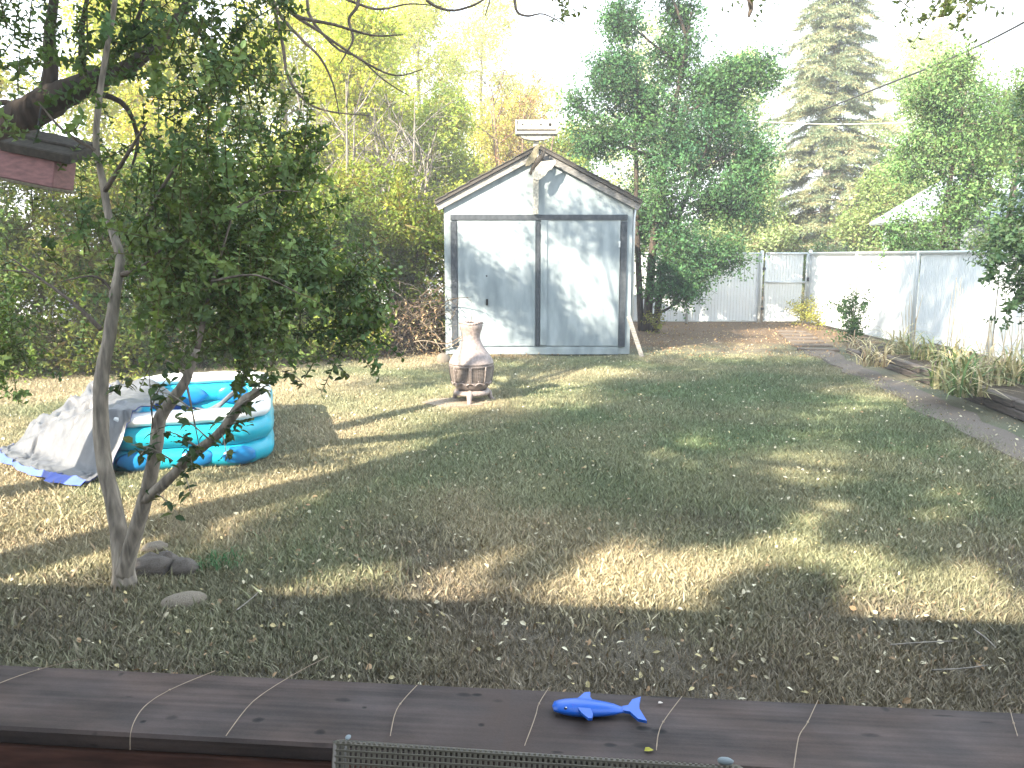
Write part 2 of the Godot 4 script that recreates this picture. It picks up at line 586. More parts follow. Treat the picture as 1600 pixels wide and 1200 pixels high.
func grass() -> void:
	var meshes := []
	for v in 4:
		var r := dice(200 + v)
		var st := begin(false)
		for i in 85:
			var p := Vector3(r.randf_range(-0.17, 0.17), -0.012, r.randf_range(-0.17, 0.17))
			var a := r.randf() * TAU
			var d := Vector3(cos(a), 0, sin(a))
			var h := r.randf_range(0.018, 0.046)
			var lean := Vector3(r.randf_range(-1, 1), 0, r.randf_range(-1, 1)) * h * 0.75
			var w := r.randf_range(0.0016, 0.003)
			var k := r.randf_range(0.55, 1.35)
			var c := Color(k * 1.0, k, k * 0.95)
			if r.randf() < 0.25:
				c = Color(k * 1.45, k * 1.2, k * 1.1)
			st.set_color(c)
			var m := p + lean * 0.4 + Vector3(0, h * 0.65, 0)
			quad(st, p - d * w, m - d * w * 0.9, m + d * w * 0.9, p + d * w)
			tri(st, m - d * w * 0.9, p + lean + Vector3(0, h, 0), m + d * w * 0.9)
		meshes.append(done(st))
	var r := dice(77)
	var places := [[], [], [], []]
	var colors := [[], [], [], []]
	for i in 36000:
		var z := -1.9 - 13.0 * pow(r.randf(), 1.25)
		var x := r.randf_range(-1.0, 1.0) * (-z * 0.645 + 0.6)
		if on_path(x, z) or x > 4.98 - (13.8 + z) * 0.128 + 0.55 or Rect2(-1.12, -16.1, 3.08, 3.2).has_point(Vector2(x, z)) or rim_distance(Vector3(x, 0, z)) < 0.06:
			continue
		if z < -12.0 and r.randf() < clampf((-z - 12.0) * 0.8, 0.0, 0.97):
			continue
		var bare := patch.get_noise_2d(x * 2.0, z * 2.0 + 70.0)
		if r.randf() < clampf((z + 4.4) * 0.35 + bare * 1.3 + 0.8 * patch.get_noise_2d(x * 6.0, z * 6.0 + 20.0), 0.0, 0.9):
			continue
		var k := r.randi() % 4
		var s := r.randf_range(0.65, 1.35) * (1.7 if r.randf() < 0.035 else 1.0)
		places[k].append(turned(r, Vector3(x, ground_y(x, z), z), s, true))
		var c := lawn_color(x, z) * r.randf_range(0.72, 1.35) * (1.0 + 0.5 * patch.get_noise_2d(x * 9.0, z * 9.0))
		c.a = 1.0
		colors[k].append(c)
	for k in 4:
		var o := many("grass", meshes[k], M.blade, places[k], colors[k])
		tag(o, ["short dry straw and green grass covering the lawn", "short mown dry lawn grass between the pool and the path", "dry lawn grass mixed with green blades", "thin dry lawn grass over bare soil"][k], "grass", "lawn grass")

func fallen() -> void:
	var meshes := []
	for v in 3:
		var r := dice(300 + v)
		var st := begin(false)
		leaf(st, Vector3(-0.014, 0.004, 0), Vector3.RIGHT, Vector3(0, 1, r.randf_range(-0.5, 0.5)).normalized(), 0.026, [0.014, 0.009, 0.017][v], Color.WHITE, true)
		meshes.append(done(st))
	var r := dice(78)
	var places := [[], [], []]
	var colors := [[], [], []]
	var kinds := [Color(0.56, 0.47, 0.25), Color(0.60, 0.53, 0.38), Color(0.36, 0.24, 0.14), Color(0.66, 0.60, 0.44)]
	for i in 15500:
		var z := -2.0 - 14.5 * pow(r.randf(), 0.95)
		var x := r.randf_range(-1.0, 1.0) * (-z * 0.645 + 0.5)
		if r.randf() < 0.45 - patch.get_noise_2d(x * 1.7 + 9.0, z * 1.7) * 0.9:
			continue
		if x > 5.2 or Rect2(-1.12, -16.1, 3.08, 3.2).has_point(Vector2(x, z)):
			continue
		var k := r.randi() % 3
		var s := r.randf_range(0.6, 1.35)
		var b := Basis(Vector3.UP, r.randf() * TAU) * Basis(Vector3.RIGHT, r.randf_range(-0.9, 0.9)) * Basis(Vector3.BACK, r.randf_range(-0.8, 0.8))
		places[k].append(Transform3D(b.scaled(Vector3(s, s, s)), Vector3(x, ground_y(x, z) + r.randf_range(0.012, 0.03) + (0.018 if on_path(x, z) else 0.0), z)))
		colors[k].append(kinds[r.randi() % 4] * r.randf_range(0.75, 1.15))
	for k in 3:
		var o := many("fallen_leaves", meshes[k], M.litter, places[k], colors[k])
		tag(o, ["small yellow fallen leaves scattered over the lawn", "narrow dry fallen leaves scattered over the lawn", "broad pale fallen leaves scattered over the lawn"][k], "fallen leaves", "fallen leaves on the lawn")
	# thicker litter of brown leaves by the gate and under the shrubs
	places = []
	colors = []
	for i in 5200:
		var x := r.randf_range(-8.0, 6.9)
		var z := r.randf_range(-12.4, -19.0) if x > 2.0 else r.randf_range(-10.2, -14.5)
		if x < 2.0 and (z > -12.3 + (x + 1.0) * -0.28 or Rect2(-1.12, -16.1, 3.2, 3.2).has_point(Vector2(x, z))):
			continue
		var s := r.randf_range(0.8, 1.9)
		places.append(turned(r, Vector3(x, 0.015 + r.randf() * 0.025, z), s))
		colors.append([Color(0.34, 0.22, 0.12), Color(0.44, 0.33, 0.18), Color(0.24, 0.15, 0.09)][r.randi() % 3] * r.randf_range(0.7, 1.2))
	var o := many("leaf_litter", meshes[0], M.litter, places, colors)
	tag(o, "brown leaf litter under the shrubs and in front of the gate", "leaf litter")

func path_and_bed() -> void:
	# concrete path, a thin cast strip with a worn, uneven edge
	var r := dice(5)
	var st := begin(false)
	var last := []
	for i in 27:
		var z := -13.4 + i * 0.42
		var e := 4.98 - (13.8 + z) * 0.128
		var a := Vector3(e + r.randf_range(-0.09, 0.09), 0.02, z)
		var b := Vector3(e + 0.42 + r.randf_range(-0.08, 0.08), 0.022, z)
		if last.size():
			quad(st, last[0], a, b, last[1])
			quad(st, last[0] + Vector3(-0.03, -0.06, 0), a + Vector3(-0.03, -0.06, 0), a, last[0])
			quad(st, last[1], b, b + Vector3(0.02, -0.06, 0), last[1] + Vector3(0.02, -0.06, 0))
		last = [a, b]
	structure("path", done(st), M.concrete)
	for i in 6:
		var c: Vector3 = Vector3(5.234, 0, -13.539).lerp(Vector3(5.888, 0, -16.758), i / 5.0)
		var o := thing("stepping_slab", ["grey stepping slab nearest the end of the concrete path", "second grey stepping slab from the concrete path", "third grey stepping slab from the concrete path", "fourth stepping slab on the way to the gate", "fifth stepping slab, second from the gate", "stepping slab nearest the white gate"][i], "stepping stone", c, r.randf_range(-0.15, 0.15) - 0.1, "stepping slabs between path and gate")
		var m := begin(false)
		box(m, Vector3(0, 0.018, 0), Vector3(0.62 + r.randf_range(-0.08, 0.08), 0.05, 0.22), 0.012)
		part("slab", done(m), M.concrete, o)
	# raised bed of stacked timbers
	var soil := begin()
	var g := []
	for j in 24:
		var row := []
		for i in 8:
			var z := -13.2 + j * 0.5
			var x0 := 5.62 - (13.2 + z) * 0.104 + 0.09
			row.append(Vector3(lerpf(x0, 7.02, i / 7.0), 0.155 + 0.03 * patch.get_noise_2d(i * 9.0, j * 7.0), z))
		g.append(row)
	for j in 23:
		for i in 7:
			quad(soil, g[j][i], g[j][i + 1], g[j + 1][i + 1], g[j + 1][i])
	structure("garden_bed_soil", done(soil), M.soil)
	var o := thing("timber_edging", "two courses of weathered dark timbers edging the raised bed beside the path", "garden edging", Vector3(5.62, 0, -13.2))
	for lay in 2:
		for k in 5:
			var l := 2.35
			var z := 1.2 + k * 2.37 + (0.6 if lay else 0.0)
			if z > 11.0:
				continue
			var t := part("timber", box_mesh(Vector3(0.11, 0.085, l), 0.012), M.timber, o)
			t.position = Vector3(-0.104 * z + r.randf_range(-0.008, 0.008) + (0.01 if lay else 0.0), 0.045 + lay * 0.09, z)
			t.rotation.y = -0.1036 + r.randf_range(-0.006, 0.006)

# ---------------------------------------------------------------- shed
func shed() -> void:
	var o := thing("garden_shed", "pale blue-grey wooden shed with double doors and dark trim", "shed", Vector3(0.418, 0, -12.916))
	var w := 1.5
	var eave := 2.46
	var top := 3.24
	var deep := 3.1
	var gable := [Vector2(-w, 0.02), Vector2(w, 0.02), Vector2(w, eave), Vector2(0, top), Vector2(-w, eave)]
	for k in 2:
		var st := begin(false)
		slab(st, gable, 0.06, Transform3D(Basis.IDENTITY, Vector3(0, 0, -0.03 - k * (deep - 0.06))))
		part("gable_wall", done(st), M.shed_paint, o)
	for s in [-1, 1]:
		var p := part("side_wall", box_mesh(Vector3(0.06, eave - 0.05, deep - 0.13)), M.shed_paint, o)
		p.position = Vector3(s * (w - 0.03), eave / 2, -deep / 2)
		# roof sheet with shingle courses
		var slope := Vector2(w + 0.12, (eave - top) * (w + 0.12) / w)
		var tilt := atan2(slope.y, slope.x)
		var l := slope.length()
		var rb := Basis(Vector3.BACK, tilt) if s > 0 else Basis(Vector3.UP, PI) * Basis(Vector3.BACK, tilt)
		var st := begin(false)
		var c := rb * Vector3(l / 2, 0.03, 0) + Vector3(0, top, -deep / 2)
		box(st, c, Vector3(l, 0.05, deep + 0.22), 0.004, rb)
		var roof := part("roof", done(st), M.roofing, o)
		for k in 9:
			var q := begin(false)
			box(q, rb * Vector3(0.1 + k * 0.2, 0.062 + 0.004 * (k % 2), 0) + Vector3(0, top, -deep / 2), Vector3(0.215, 0.014, deep + 0.25), 0.002, rb * Basis(Vector3.BACK, 0.05))
			part("shingle_course", done(q), M.roofing, roof)
		var fst := begin(false)
		box(fst, rb * Vector3(l / 2, -0.05, 0) + Vector3(0, top, 0.06 if s > 0 else 0.058), Vector3(l, 0.10, 0.028), 0.003, rb)
		part("fascia", done(fst), M.grey_board if s < 0 else M.timber_grey, o)
	# doors, proud of the wall
	var d := part("door", box_mesh(Vector3(1.245, 2.02, 0.03), 0.004), M.door_paint, o)
	d.position = Vector3(-0.665, 1.165, 0.012)
	var e := part("door", box_mesh(Vector3(1.225, 2.02, 0.03), 0.004), M.door_paint, o)
	e.position = Vector3(0.695, 1.165, 0.012)
	var lip := part("overlap_strip", box_mesh(Vector3(0.105, 2.0, 0.016), 0.003), M.shed_paint, o)
	lip.position = Vector3(0.092, 1.165, 0.034)
	for q in [[Vector3(-1.345, 1.14, 0.02), Vector3(0.1, 2.0, 0.04)], [Vector3(1.365, 1.14, 0.021), Vector3(0.1, 2.0, 0.042)], [Vector3(0.01, 2.205, 0.022), Vector3(2.81, 0.085, 0.044)], [Vector3(0.0, 1.14, 0.034), Vector3(0.06, 1.98, 0.022)]]:
		var t := part("dark_trim", box_mesh(q[1], 0.004), M.dark_trim, o)
		t.position = q[0]
	var sill := part("sill_board", box_mesh(Vector3(2.6, 0.12, 0.024), 0.004), M.shed_paint, o)
	sill.position = Vector3(0.01, 0.075, 0.014)
	var latch := begin(false)
	box(latch, Vector3(0, 0, 0.005), Vector3(0.035, 0.1, 0.012), 0.002)
	box(latch, Vector3(0.004, -0.03, 0.02), Vector3(0.02, 0.03, 0.03), 0.004)
	var lm := part("latch", done(latch), M.black, d)
	lm.position = Vector3(-0.155, -0.30, 0.018)
	var bolt := part("bolt_hole", tube_mesh([Vector3(0, 0, 0), Vector3(0, 0, 0.006)], [0.014, 0.014], 8), M.black, d)
	bolt.position = Vector3(-0.16, 0.12, 0.014)
	var hinge := part("hinge", box_mesh(Vector3(0.03, 0.1, 0.02), 0.003), M.fence_metal, e)
	hinge.position = Vector3(0.6, 0.62, 0.02)
	var pipe := part("downpipe", tube_mesh([Vector3(0, 0.55, 0), Vector3(0, 2.2, 0), Vector3(0.02, 2.4, -0.02)], [0.025, 0.025, 0.025], 8), M.fence_metal, o)
	pipe.position = Vector3(1.535, 0, -0.1)

	# post that carries the birdhouse
	var post := thing("birdhouse_post", "pale square post fixed to the shed gable under the birdhouse", "post", Vector3(0.375, 2.25, -12.83))
	var pm := part("post", box_mesh(Vector3(0.085, 1.14, 0.06), 0.006), M.white_board, post)
	pm.position = Vector3(0, 0.57, 0)
	# birdhouse
	var b := thing("birdhouse", "long weathered birdhouse with four round holes above the shed roof", "birdhouse", Vector3(0.375, 3.36, -12.8))
	var s1 := begin(false)
	box(s1, Vector3(0, 0.225, 0), Vector3(0.60, 0.15, 0.16), 0.01, Basis(Vector3.RIGHT, -0.15))
	part("nest_box", done(s1), M.white_board, b)
	for k in 4:
		var h := part("entrance_hole", tube_mesh([Vector3(0, 0, 0), Vector3(0, 0, 0.012)], [[0.014, 0.01, 0.015, 0.024][k], [0.014, 0.01, 0.015, 0.024][k]], 12), M.black, b)
		h.position = Vector3([-0.21, -0.07, 0.07, 0.21][k], 0.235, 0.073)
	var fl := part("floor_board", box_mesh(Vector3(0.62, 0.05, 0.2), 0.006), M.grey_board, b)
	fl.position = Vector3(0.005, 0.115, 0.0)
	for s in [-1, 1]:
		var ends := part("end_board", box_mesh(Vector3(0.022, 0.22, 0.2), 0.004), M.white_board, b)
		ends.position = Vector3(s * 0.312, 0.2, 0)
	var hull := []
	for k in 13:
		var a := PI + PI * k / 12.0
		hull.append(Vector2(cos(a) * 0.26, sin(a) * 0.085 + 0.09))
	var s2 := begin(false)
	slab(s2, hull, 0.12, Transform3D.IDENTITY)
	part("curved_base", done(s2), M.white_board, b)
	# carved bird with spread wings
	var bird := thing("wooden_bird", "carved wooden bird with spread wings on the shed gable peak", "ornament", Vector3(0.40, 3.05, -12.72))
	var body := begin()
	tube(body, [Vector3(-0.1, -0.13, 0), Vector3(-0.05, -0.08, 0.02), Vector3(0.02, 0.02, 0.03), Vector3(0.08, 0.1, 0.01), Vector3(0.11, 0.17, 0)], [0.015, 0.04, 0.05, 0.032, 0.012], 8, 3)
	part("body", done(body), M.dark_board, bird)
	var wl := begin(false)
	slab(wl, [Vector2(0.0, 0.2), Vector2(0.05, 0.24), Vector2(0.04, 0.1), Vector2(-0.02, -0.02), Vector2(-0.1, -0.09), Vector2(-0.17, -0.1), Vector2(-0.16, -0.03), Vector2(-0.08, 0.09)], 0.02, Transform3D(Basis(Vector3.UP, -0.3), Vector3(-0.03, 0.02, 0.05)))
	part("wing", done(wl), M.olive_board, bird)
	var wr := begin(false)
	slab(wr, [Vector2(-0.07, -0.26), Vector2(0.0, -0.25), Vector2(0.08, -0.19), Vector2(0.13, -0.12), Vector2(0.19, -0.09), Vector2(0.26, 0.02), Vector2(0.24, 0.05), Vector2(0.1, 0.03), Vector2(0.02, 0.02), Vector2(-0.08, -0.09), Vector2(-0.11, -0.2)], 0.02, Transform3D(Basis(Vector3.UP, 0.25), Vector3(0.03, -0.03, 0.06)))
	part("wing", done(wr), M.white_board, bird)
	var tl := begin(false)
	slab(tl, [Vector2(-0.03, 0.0), Vector2(0.02, 0.01), Vector2(-0.03, -0.13), Vector2(-0.07, -0.1)], 0.016, Transform3D(Basis.IDENTITY, Vector3(-0.07, -0.09, 0.02)))
	part("tail", done(tl), M.dark_board, bird)
	# things leaning at the corner
	var plank := thing("leaning_plank", "weathered plank leaning against the right corner of the shed", "plank", Vector3(2.079, 0, -12.585))
	var q := begin(false)
	box(q, Vector3(-0.12, 0.33, -0.02), Vector3(0.07, 0.7, 0.025), 0.004, Basis(Vector3.BACK, 0.34))
	part("board", done(q), M.grey_board, plank)
	var rock := thing("rounded_stone", "pale rounded stone at the left foot of the shed", "stone", Vector3(-1.032, 0, -11.897))
	var rm := part("stone", pebble(41, Vector3(0.11, 0.1, 0.1), 0.1), M.tan_stone, rock)
	rm.position.y = 0.06

# ---------------------------------------------------------------- chiminea
func chiminea() -> void:
	var o := thing("chiminea", "clay coloured chiminea with round screened firebox and flared chimney", "chiminea", Vector3(-0.446, -0, -8.659))
	var st := begin()
	lathe(st, [Vector2(0.105, 0.875), Vector2(0.122, 0.885), Vector2(0.128, 0.865), Vector2(0.122, 0.82), Vector2(0.104, 0.775), Vector2(0.098, 0.73), Vector2(0.105, 0.69), Vector2(0.128, 0.64), Vector2(0.165, 0.585), Vector2(0.205, 0.53), Vector2(0.232, 0.485), Vector2(0.245, 0.455), Vector2(0.248, 0.44), Vector2(0.236, 0.437)], 40)
	lathe(st, [Vector2(0.105, 0.875), Vector2(0.09, 0.8), Vector2(0.085, 0.7)], 40)
	part("hood", done(st), M.clay, o)
	var lip := begin()
	for k in 24:
		var a := TAU * k / 24
		var b := TAU * (k + 1) / 24
		tube(lip, [Vector3(cos(a) * 0.118, 0.88 + 0.008 * sin(a * 3.0), sin(a) * 0.118), Vector3(cos(b) * 0.118, 0.88 + 0.008 * sin(b * 3.0), sin(b) * 0.118)], [0.016, 0.016], 6)
	part("chimney_lip", done(lip), M.clay, o)
	var band := begin()
	lathe(band, [Vector2(0.236, 0.437), Vector2(0.243, 0.435), Vector2(0.243, 0.41), Vector2(0.234, 0.405)], 40)
	lathe(band, [Vector2(0.20, 0.245), Vector2(0.214, 0.24), Vector2(0.20, 0.205), Vector2(0.17, 0.17), Vector2(0.15, 0.155), Vector2(0.0, 0.15)], 40)
	part("firebox", done(band), M.bronze, o)
	var inner := begin()
	lathe(inner, [Vector2(0.215, 0.42), Vector2(0.214, 0.34), Vector2(0.195, 0.24)], 32)
	part("inner_bowl", done(inner), M.inner_iron, o)
	# screens: wires between uprights
	var wire := begin()
	for k in 72:
		var a := TAU * k / 72
		var line := []
		for i in 6:
			var t := i / 5.0
			var rr := lerpf(0.234, 0.208, t * t)
			line.append(Vector3(cos(a) * rr, lerpf(0.41, 0.238, t), sin(a) * rr))
		tube(wire, line, [0.0016, 0.0016, 0.0016, 0.0016, 0.0016, 0.0016], 3)
	for i in 11:
		var t := (i + 0.5) / 11.0
		var rr := lerpf(0.235, 0.209, t * t)
		var line := []
		var radii := []
		for k in 37:
			var a := TAU * k / 36
			line.append(Vector3(cos(a) * rr, lerpf(0.41, 0.238, t), sin(a) * rr))
			radii.append(0.0016)
		tube(wire, line, radii, 3)
	var wm := part("screen_mesh", done(wire), M.screen_wire, o)
	wm.set_meta("kind", "stuff")
	for k in 8:
		var a := PI / 2 + TAU * k / 8 + (0.04 if k % 2 else 0.0)
		for s in ([-0.035, 0.035] if k % 4 == 0 else [0.0]):
			var line := []
			for i in 6:
				var t := i / 5.0
				var rr := lerpf(0.241, 0.214, t * t)
				line.append(Vector3(cos(a + s) * rr, lerpf(0.42, 0.23, t), sin(a + s) * rr))
			part("upright", tube_mesh(line, [0.009, 0.008, 0.008, 0.008, 0.008, 0.009], 6), M.bronze, o)
	for k in 6:
		var a := PI / 2 + [-0.75, 0.72, 0.12, -0.42, 0.42, 0.9][k] as float
		var y := 0.385 if k < 2 else 0.262
		var bolt := part("bolt", pebble(5, Vector3(0.008, 0.008, 0.008), 0.0, 5, 8), M.clay, o)
		bolt.position = Vector3(cos(a) * (0.243 if k < 2 else 0.217), y, sin(a) * (0.243 if k < 2 else 0.217))
	# scalloped cast pattern round the foot of the bowl
	var scal := begin()
	for k in 14:
		var a := TAU * k / 14
		var b := TAU * (k + 1) / 14
		var line := []
		for i in 6:
			var t := i / 5.0
			var q := lerpf(a, b, t)
			line.append(Vector3(cos(q) * 0.218, 0.215 + 0.03 * sin(PI * t), sin(q) * 0.218))
		tube(scal, line, [0.006, 0.007, 0.008, 0.008, 0.007, 0.006], 5)
	part("scalloped_trim", done(scal), M.clay, o)
	# stand
	var ring := begin()
	lathe(ring, [Vector2(0.15, 0.155), Vector2(0.185, 0.15), Vector2(0.2, 0.12), Vector2(0.195, 0.1), Vector2(0.14, 0.1), Vector2(0.15, 0.155)], 32)
	part("stand_ring", done(ring), M.clay, o)
	for k in 3:
		var a := PI / 2 + 0.06 + TAU * k / 3
		var d := Vector3(cos(a), 0, sin(a))
		var lg := begin()
		tube(lg, [d * 0.16 + Vector3(0, 0.13, 0), d * 0.21 + Vector3(0, 0.1, 0), d * 0.235 + Vector3(0, 0.04, 0), d * 0.27 + Vector3(0, 0.0, 0)], [0.04, 0.032, 0.024, 0.026], 8, 3)
		part("leg", done(lg), M.clay, o)
	for k in 3:
		var a := PI / 2 + 0.06 + TAU * k / 3
		var b := a + TAU / 3
		part("cross_brace", tube_mesh([Vector3(cos(a), 0, sin(a)) * 0.24 + Vector3(0, 0.02, 0), Vector3(cos(b), 0, sin(b)) * 0.24 + Vector3(0, 0.02, 0)], [0.008, 0.008], 5), M.bronze, o)
	# bare sandy slab that it stands on
	var pad := thing("sandy_slab", "thin pale sandy slab under and left of the chiminea", "slab", Vector3(-0.615, 0, -8.544))
	var outline := []
	var r := dice(9)
	for k in 18:
		var a := TAU * k / 18
		outline.append(Vector2(cos(a) * 0.36 * r.randf_range(0.85, 1.1), sin(a) * 0.26 * r.randf_range(0.85, 1.1)))
	var ps := begin(false)
	slab(ps, outline, 0.03, Transform3D(Basis(Vector3.RIGHT, -PI / 2), Vector3(0, 0.014, 0)))
	part("slab", done(ps), M.sand, pad)

# ---------------------------------------------------------------- pool
func rounded(hx: float, hz: float, r: float, n := 10) -> Array:
	var out := []
	for q in 4:
		var c := Vector2([1, -1, -1, 1][q] * (hx - r), [1, 1, -1, -1][q] * (hz - r))
		for k in n + 1:
			var a := PI / 2 * q + PI / 2 * k / n
			out.append(c + Vector2(cos(a), sin(a)) * r)
		# straight run, so that wrinkles have points to bend at
		var e := Vector2([-1, -1, 1, 1][q] * (hx - r), [1, -1, -1, 1][q] * (hz - r))
		var f: Vector2 = out[-1]
		var g := e + Vector2([0, -1, 0, 1][q], [1, 0, -1, 0][q]) * r
		for k in range(1, 12):
			out.append(f.lerp(g, k / 12.0))
	return out

var pool_at := Transform3D.IDENTITY

func pool() -> void:
	var place := Vector3(-2.744, 0, -6.85)
	var o := thing("paddling_pool", "turquoise and white inflatable paddling pool half covered by a tarp", "paddling pool", place, 0.29)
	pool_at = Transform3D(Basis(Vector3.UP, 0.29), place)
	var f := FastNoiseLite.new()
	f.seed = 4
	f.frequency = 1.6
	for lay in 3:
		var loop := rounded(0.62, 1.10, 0.30)
		var st := begin()
		var rings := []
		for i in loop.size():
			var p: Vector2 = loop[i]
			var nx: Vector2 = (loop[(i + 1) % loop.size()] - loop[i - 1]).normalized()
			var out := Vector2(nx.y, -nx.x)
			var pull := 1.0 - 0.10 * pow(absf(sin(i * 0.36)), 14.0) + 0.05 * f.get_noise_2d(p.x * 3.0 + lay * 9.0, p.y * 3.0)
			var ring := []
			for k in 14:
				var a := TAU * k / 14
				var q: Vector2 = p - out * 0.09 + out * cos(a) * [0.095, 0.093, 0.082][lay] * pull
				ring.append(Vector3(q.x, [0.095, 0.265, 0.405][lay] + sin(a) * [0.093, 0.098, 0.056][lay] * pull + 0.012 * f.get_noise_2d(p.x + 30.0, p.y), q.y))
			rings.append(ring)
		for i in rings.size():
			var j := (i + 1) % rings.size()
			for k in 14:
				var l := (k + 1) % 14
				quad(st, rings[i][k], rings[j][k], rings[j][l], rings[i][l])
		part("air_ring", done(st), M.pool_white if lay == 2 else M.pool_blue, o)
	# blue printed panels that bulge on the front wall
	for k in 3:
		var m := part("blue_panel", pebble(60 + k, Vector3(0.13, 0.07, 0.03), 0.12, 8, 12), M.pool_deep, o)
		m.position = Vector3([0.06, 0.36, -0.36][k], 0.10, 1.085)
	for k in 2:
		var m := part("blue_panel", pebble(70 + k, Vector3(0.16, 0.09, 0.03), 0.1, 8, 12), M.pool_deep, o)
		m.position = Vector3([0.25, -0.15][k], 0.25, -0.915)
	var floor_st := begin()
	var loop := rounded(0.54, 1.02, 0.26)
	for i in loop.size():
		var a: Vector2 = loop[i]
		var b: Vector2 = loop[(i + 1) % loop.size()]
		tri(floor_st, Vector3(0, 0.02, 0), Vector3(a.x, 0.03, a.y), Vector3(b.x, 0.03, b.y))
	part("pool_floor", done(floor_st), M.pool_blue, o)
	tarp()

func rim_distance(p: Vector3) -> float:
	# how far a point lies outside the middle of the pool's wall, negative within
	var l := pool_at.affine_inverse() * p
	var q := Vector2(absf(l.x) - (0.53 - 0.3), absf(l.z) - (1.01 - 0.3))
	return Vector2(maxf(q.x, 0), maxf(q.y, 0)).length() + minf(maxf(q.x, q.y), 0) - 0.3

func tarp() -> void:
	var o := thing("grey_tarp", "crumpled silver grey tarp with blue underside draped over the pool's left end", "tarp", Vector3(0, 0, 0))
	var f := FastNoiseLite.new()
	f.seed = 21
	f.frequency = 0.9
	f.fractal_type = FastNoiseLite.FRACTAL_RIDGED
	f.fractal_octaves = 3
	var c00: Vector3 = Vector3(-3.008, 0, -5.383)
	var c10: Vector3 = Vector3(-4.209, 0, -6.372)
	var c01: Vector3 = Vector3(-2.277, 0.3, -6.703)
	var c11: Vector3 = Vector3(-3.829, 0.46, -7.239)
	var n := 64
	var grid := []
	for j in n + 1:
		var row := []
		for i in n + 1:
			var u := i / float(n)
			var v := j / float(n)
			var p := c00.lerp(c10, u).lerp(c01.lerp(c11, u), v)
			var wob := f.get_noise_2d(u * 3.0 + 5.0, v * 3.0) * 0.09 * (1.0 if v < 0.9 else 0.4)
			p.x += wob * (1.0 if u < 0.1 or v < 0.1 else 0.3)
			p.z += wob * 0.6
			p += Vector3(-0.5, 0, 0.8) * 0.14 * sin(PI * u) * (1.0 - v) * (1.0 - v)
			var d := rim_distance(p)
			var y := 0.0
			if d > 0.0:
				y = 0.46 * pow(clampf(1.0 - (d - 0.05) / lerpf(0.24, 1.1, u * u), 0, 1), 0.75) + 0.02
			else:
				y = lerpf(0.50, 0.26, smoothstep(0.1, 0.5, -d))
			var fold := f.get_noise_2d(u * 2.6 + v * 1.6, v * 0.9 - u * 0.7)
			var fine := f.get_noise_2d(u * 6.0 - v * 3.0 + 20.0, v * 5.0)
			y += (fold * 0.10 + fine * 0.03) * (0.18 if d < 0.12 else 1.0) + 0.012
			y *= smoothstep(-0.03, 0.26, v) * (1.0 - 0.9 * smoothstep(0.9, 1.0, u) * (1.0 - smoothstep(0.5, 0.9, v)))
			if d < 0.11:
				y = maxf(y, 0.487 if d > -0.2 else 0.2)
			p.y = maxf(y, 0.05 + 0.03 * absf(fine))
			row.append(p)
		grid.append(row)
	var under := []
	var total := 0.0
	for j in n + 1:
		var row := []
		for i in n + 1:
			var a: Vector3 = grid[j][mini(i + 1, n)] - grid[j][maxi(i - 1, 0)]
			var b: Vector3 = grid[mini(j + 1, n)][i] - grid[maxi(j - 1, 0)][i]
			var up := a.cross(b).normalized()
			row.append(up * 0.008)
			total += up.y
		under.append(row)
	if total < 0.0:
		for row in under:
			for i in n + 1:
				row[i] = -row[i]
	for side in 2:
		var st := begin()
		for j in n:
			for i in n:
				quad(st, grid[j][i] - under[j][i] * side, grid[j][i + 1] - under[j][i + 1] * side, grid[j + 1][i + 1] - under[j + 1][i + 1] * side, grid[j + 1][i] - under[j + 1][i] * side)
		part(["grey_face", "blue_underside"][side], done(st), [M.tarp_grey, M.tarp_blue][side], o)
	# the blue underside shows where the lower hem is turned over
	var hem := begin()
	var last := []
	for i in range(0, n + 1):
		var p: Vector3 = grid[0][i]
		if i > n * 0.92 or p.y > 0.14:
			last = []
			continue
		var w := 0.05 + 0.05 * sin(i * 0.21) * sin(i * 0.13)
		var inner: Vector3 = grid[mini(3, n)][i]
		var out := (p - inner) * Vector3(1, 0, 1)
		var a := p + Vector3(0, 0.012, 0)
		var b := p + out.normalized() * w
		b.y = 0.035
		if last.size():
			quad(hem, last[0], a, b, last[1])
		last = [a, b]
	part("turned_hem", done(hem), M.tarp_blue, o)

# ---------------------------------------------------------------- fence
func slat_run(o: Node3D, a: Vector3, b: Vector3, low: float, high: float, pitch: float, joined := false) -> void:
	var l := (b - a).length()
	var n := int(l / pitch)
	var dir := (b - a) / l
	var basis := Basis(dir, Vector3.UP, dir.cross(Vector3.UP))
	var m := box_mesh(Vector3(pitch * 0.93, high - low, 0.012), 0.003)
	var r := dice(int(absf(a.x * 31 + a.z * 17)))
	if joined:
		var st := begin(false)
		for i in n:
			box(st, a + dir * pitch * (i + 0.5) + Vector3(0, (low + high) / 2, 0), Vector3(pitch * 0.93, high - low, 0.012), 0.003, basis)
		part("slat_infill", done(st), M.fence_white, o).set_meta("kind", "stuff")
		return
	for i in n:
		var s := part("slat", m, M.fence_white, o)
		s.transform = Transform3D(basis * Basis(Vector3.UP, r.randf_range(-0.05, 0.05)), a + dir * pitch * (i + 0.5) + Vector3(0, (low + high) / 2 + r.randf_range(-0.006, 0.006), 0))

func post(o: Node3D, at: Vector3, h: float, r := 0.035) -> void:
	var p := part("post", tube_mesh([Vector3(0, -0.05, 0), Vector3(0, h, 0), Vector3(0, h + 0.03, 0)], [r, r, r * 0.5], 10), M.fence_metal, o)
	p.position = at

func rail(o: Node3D, a: Vector3, b: Vector3, r := 0.022) -> void:
	part("rail", tube_mesh([a, b], [r, r], 8), M.fence_metal, o)

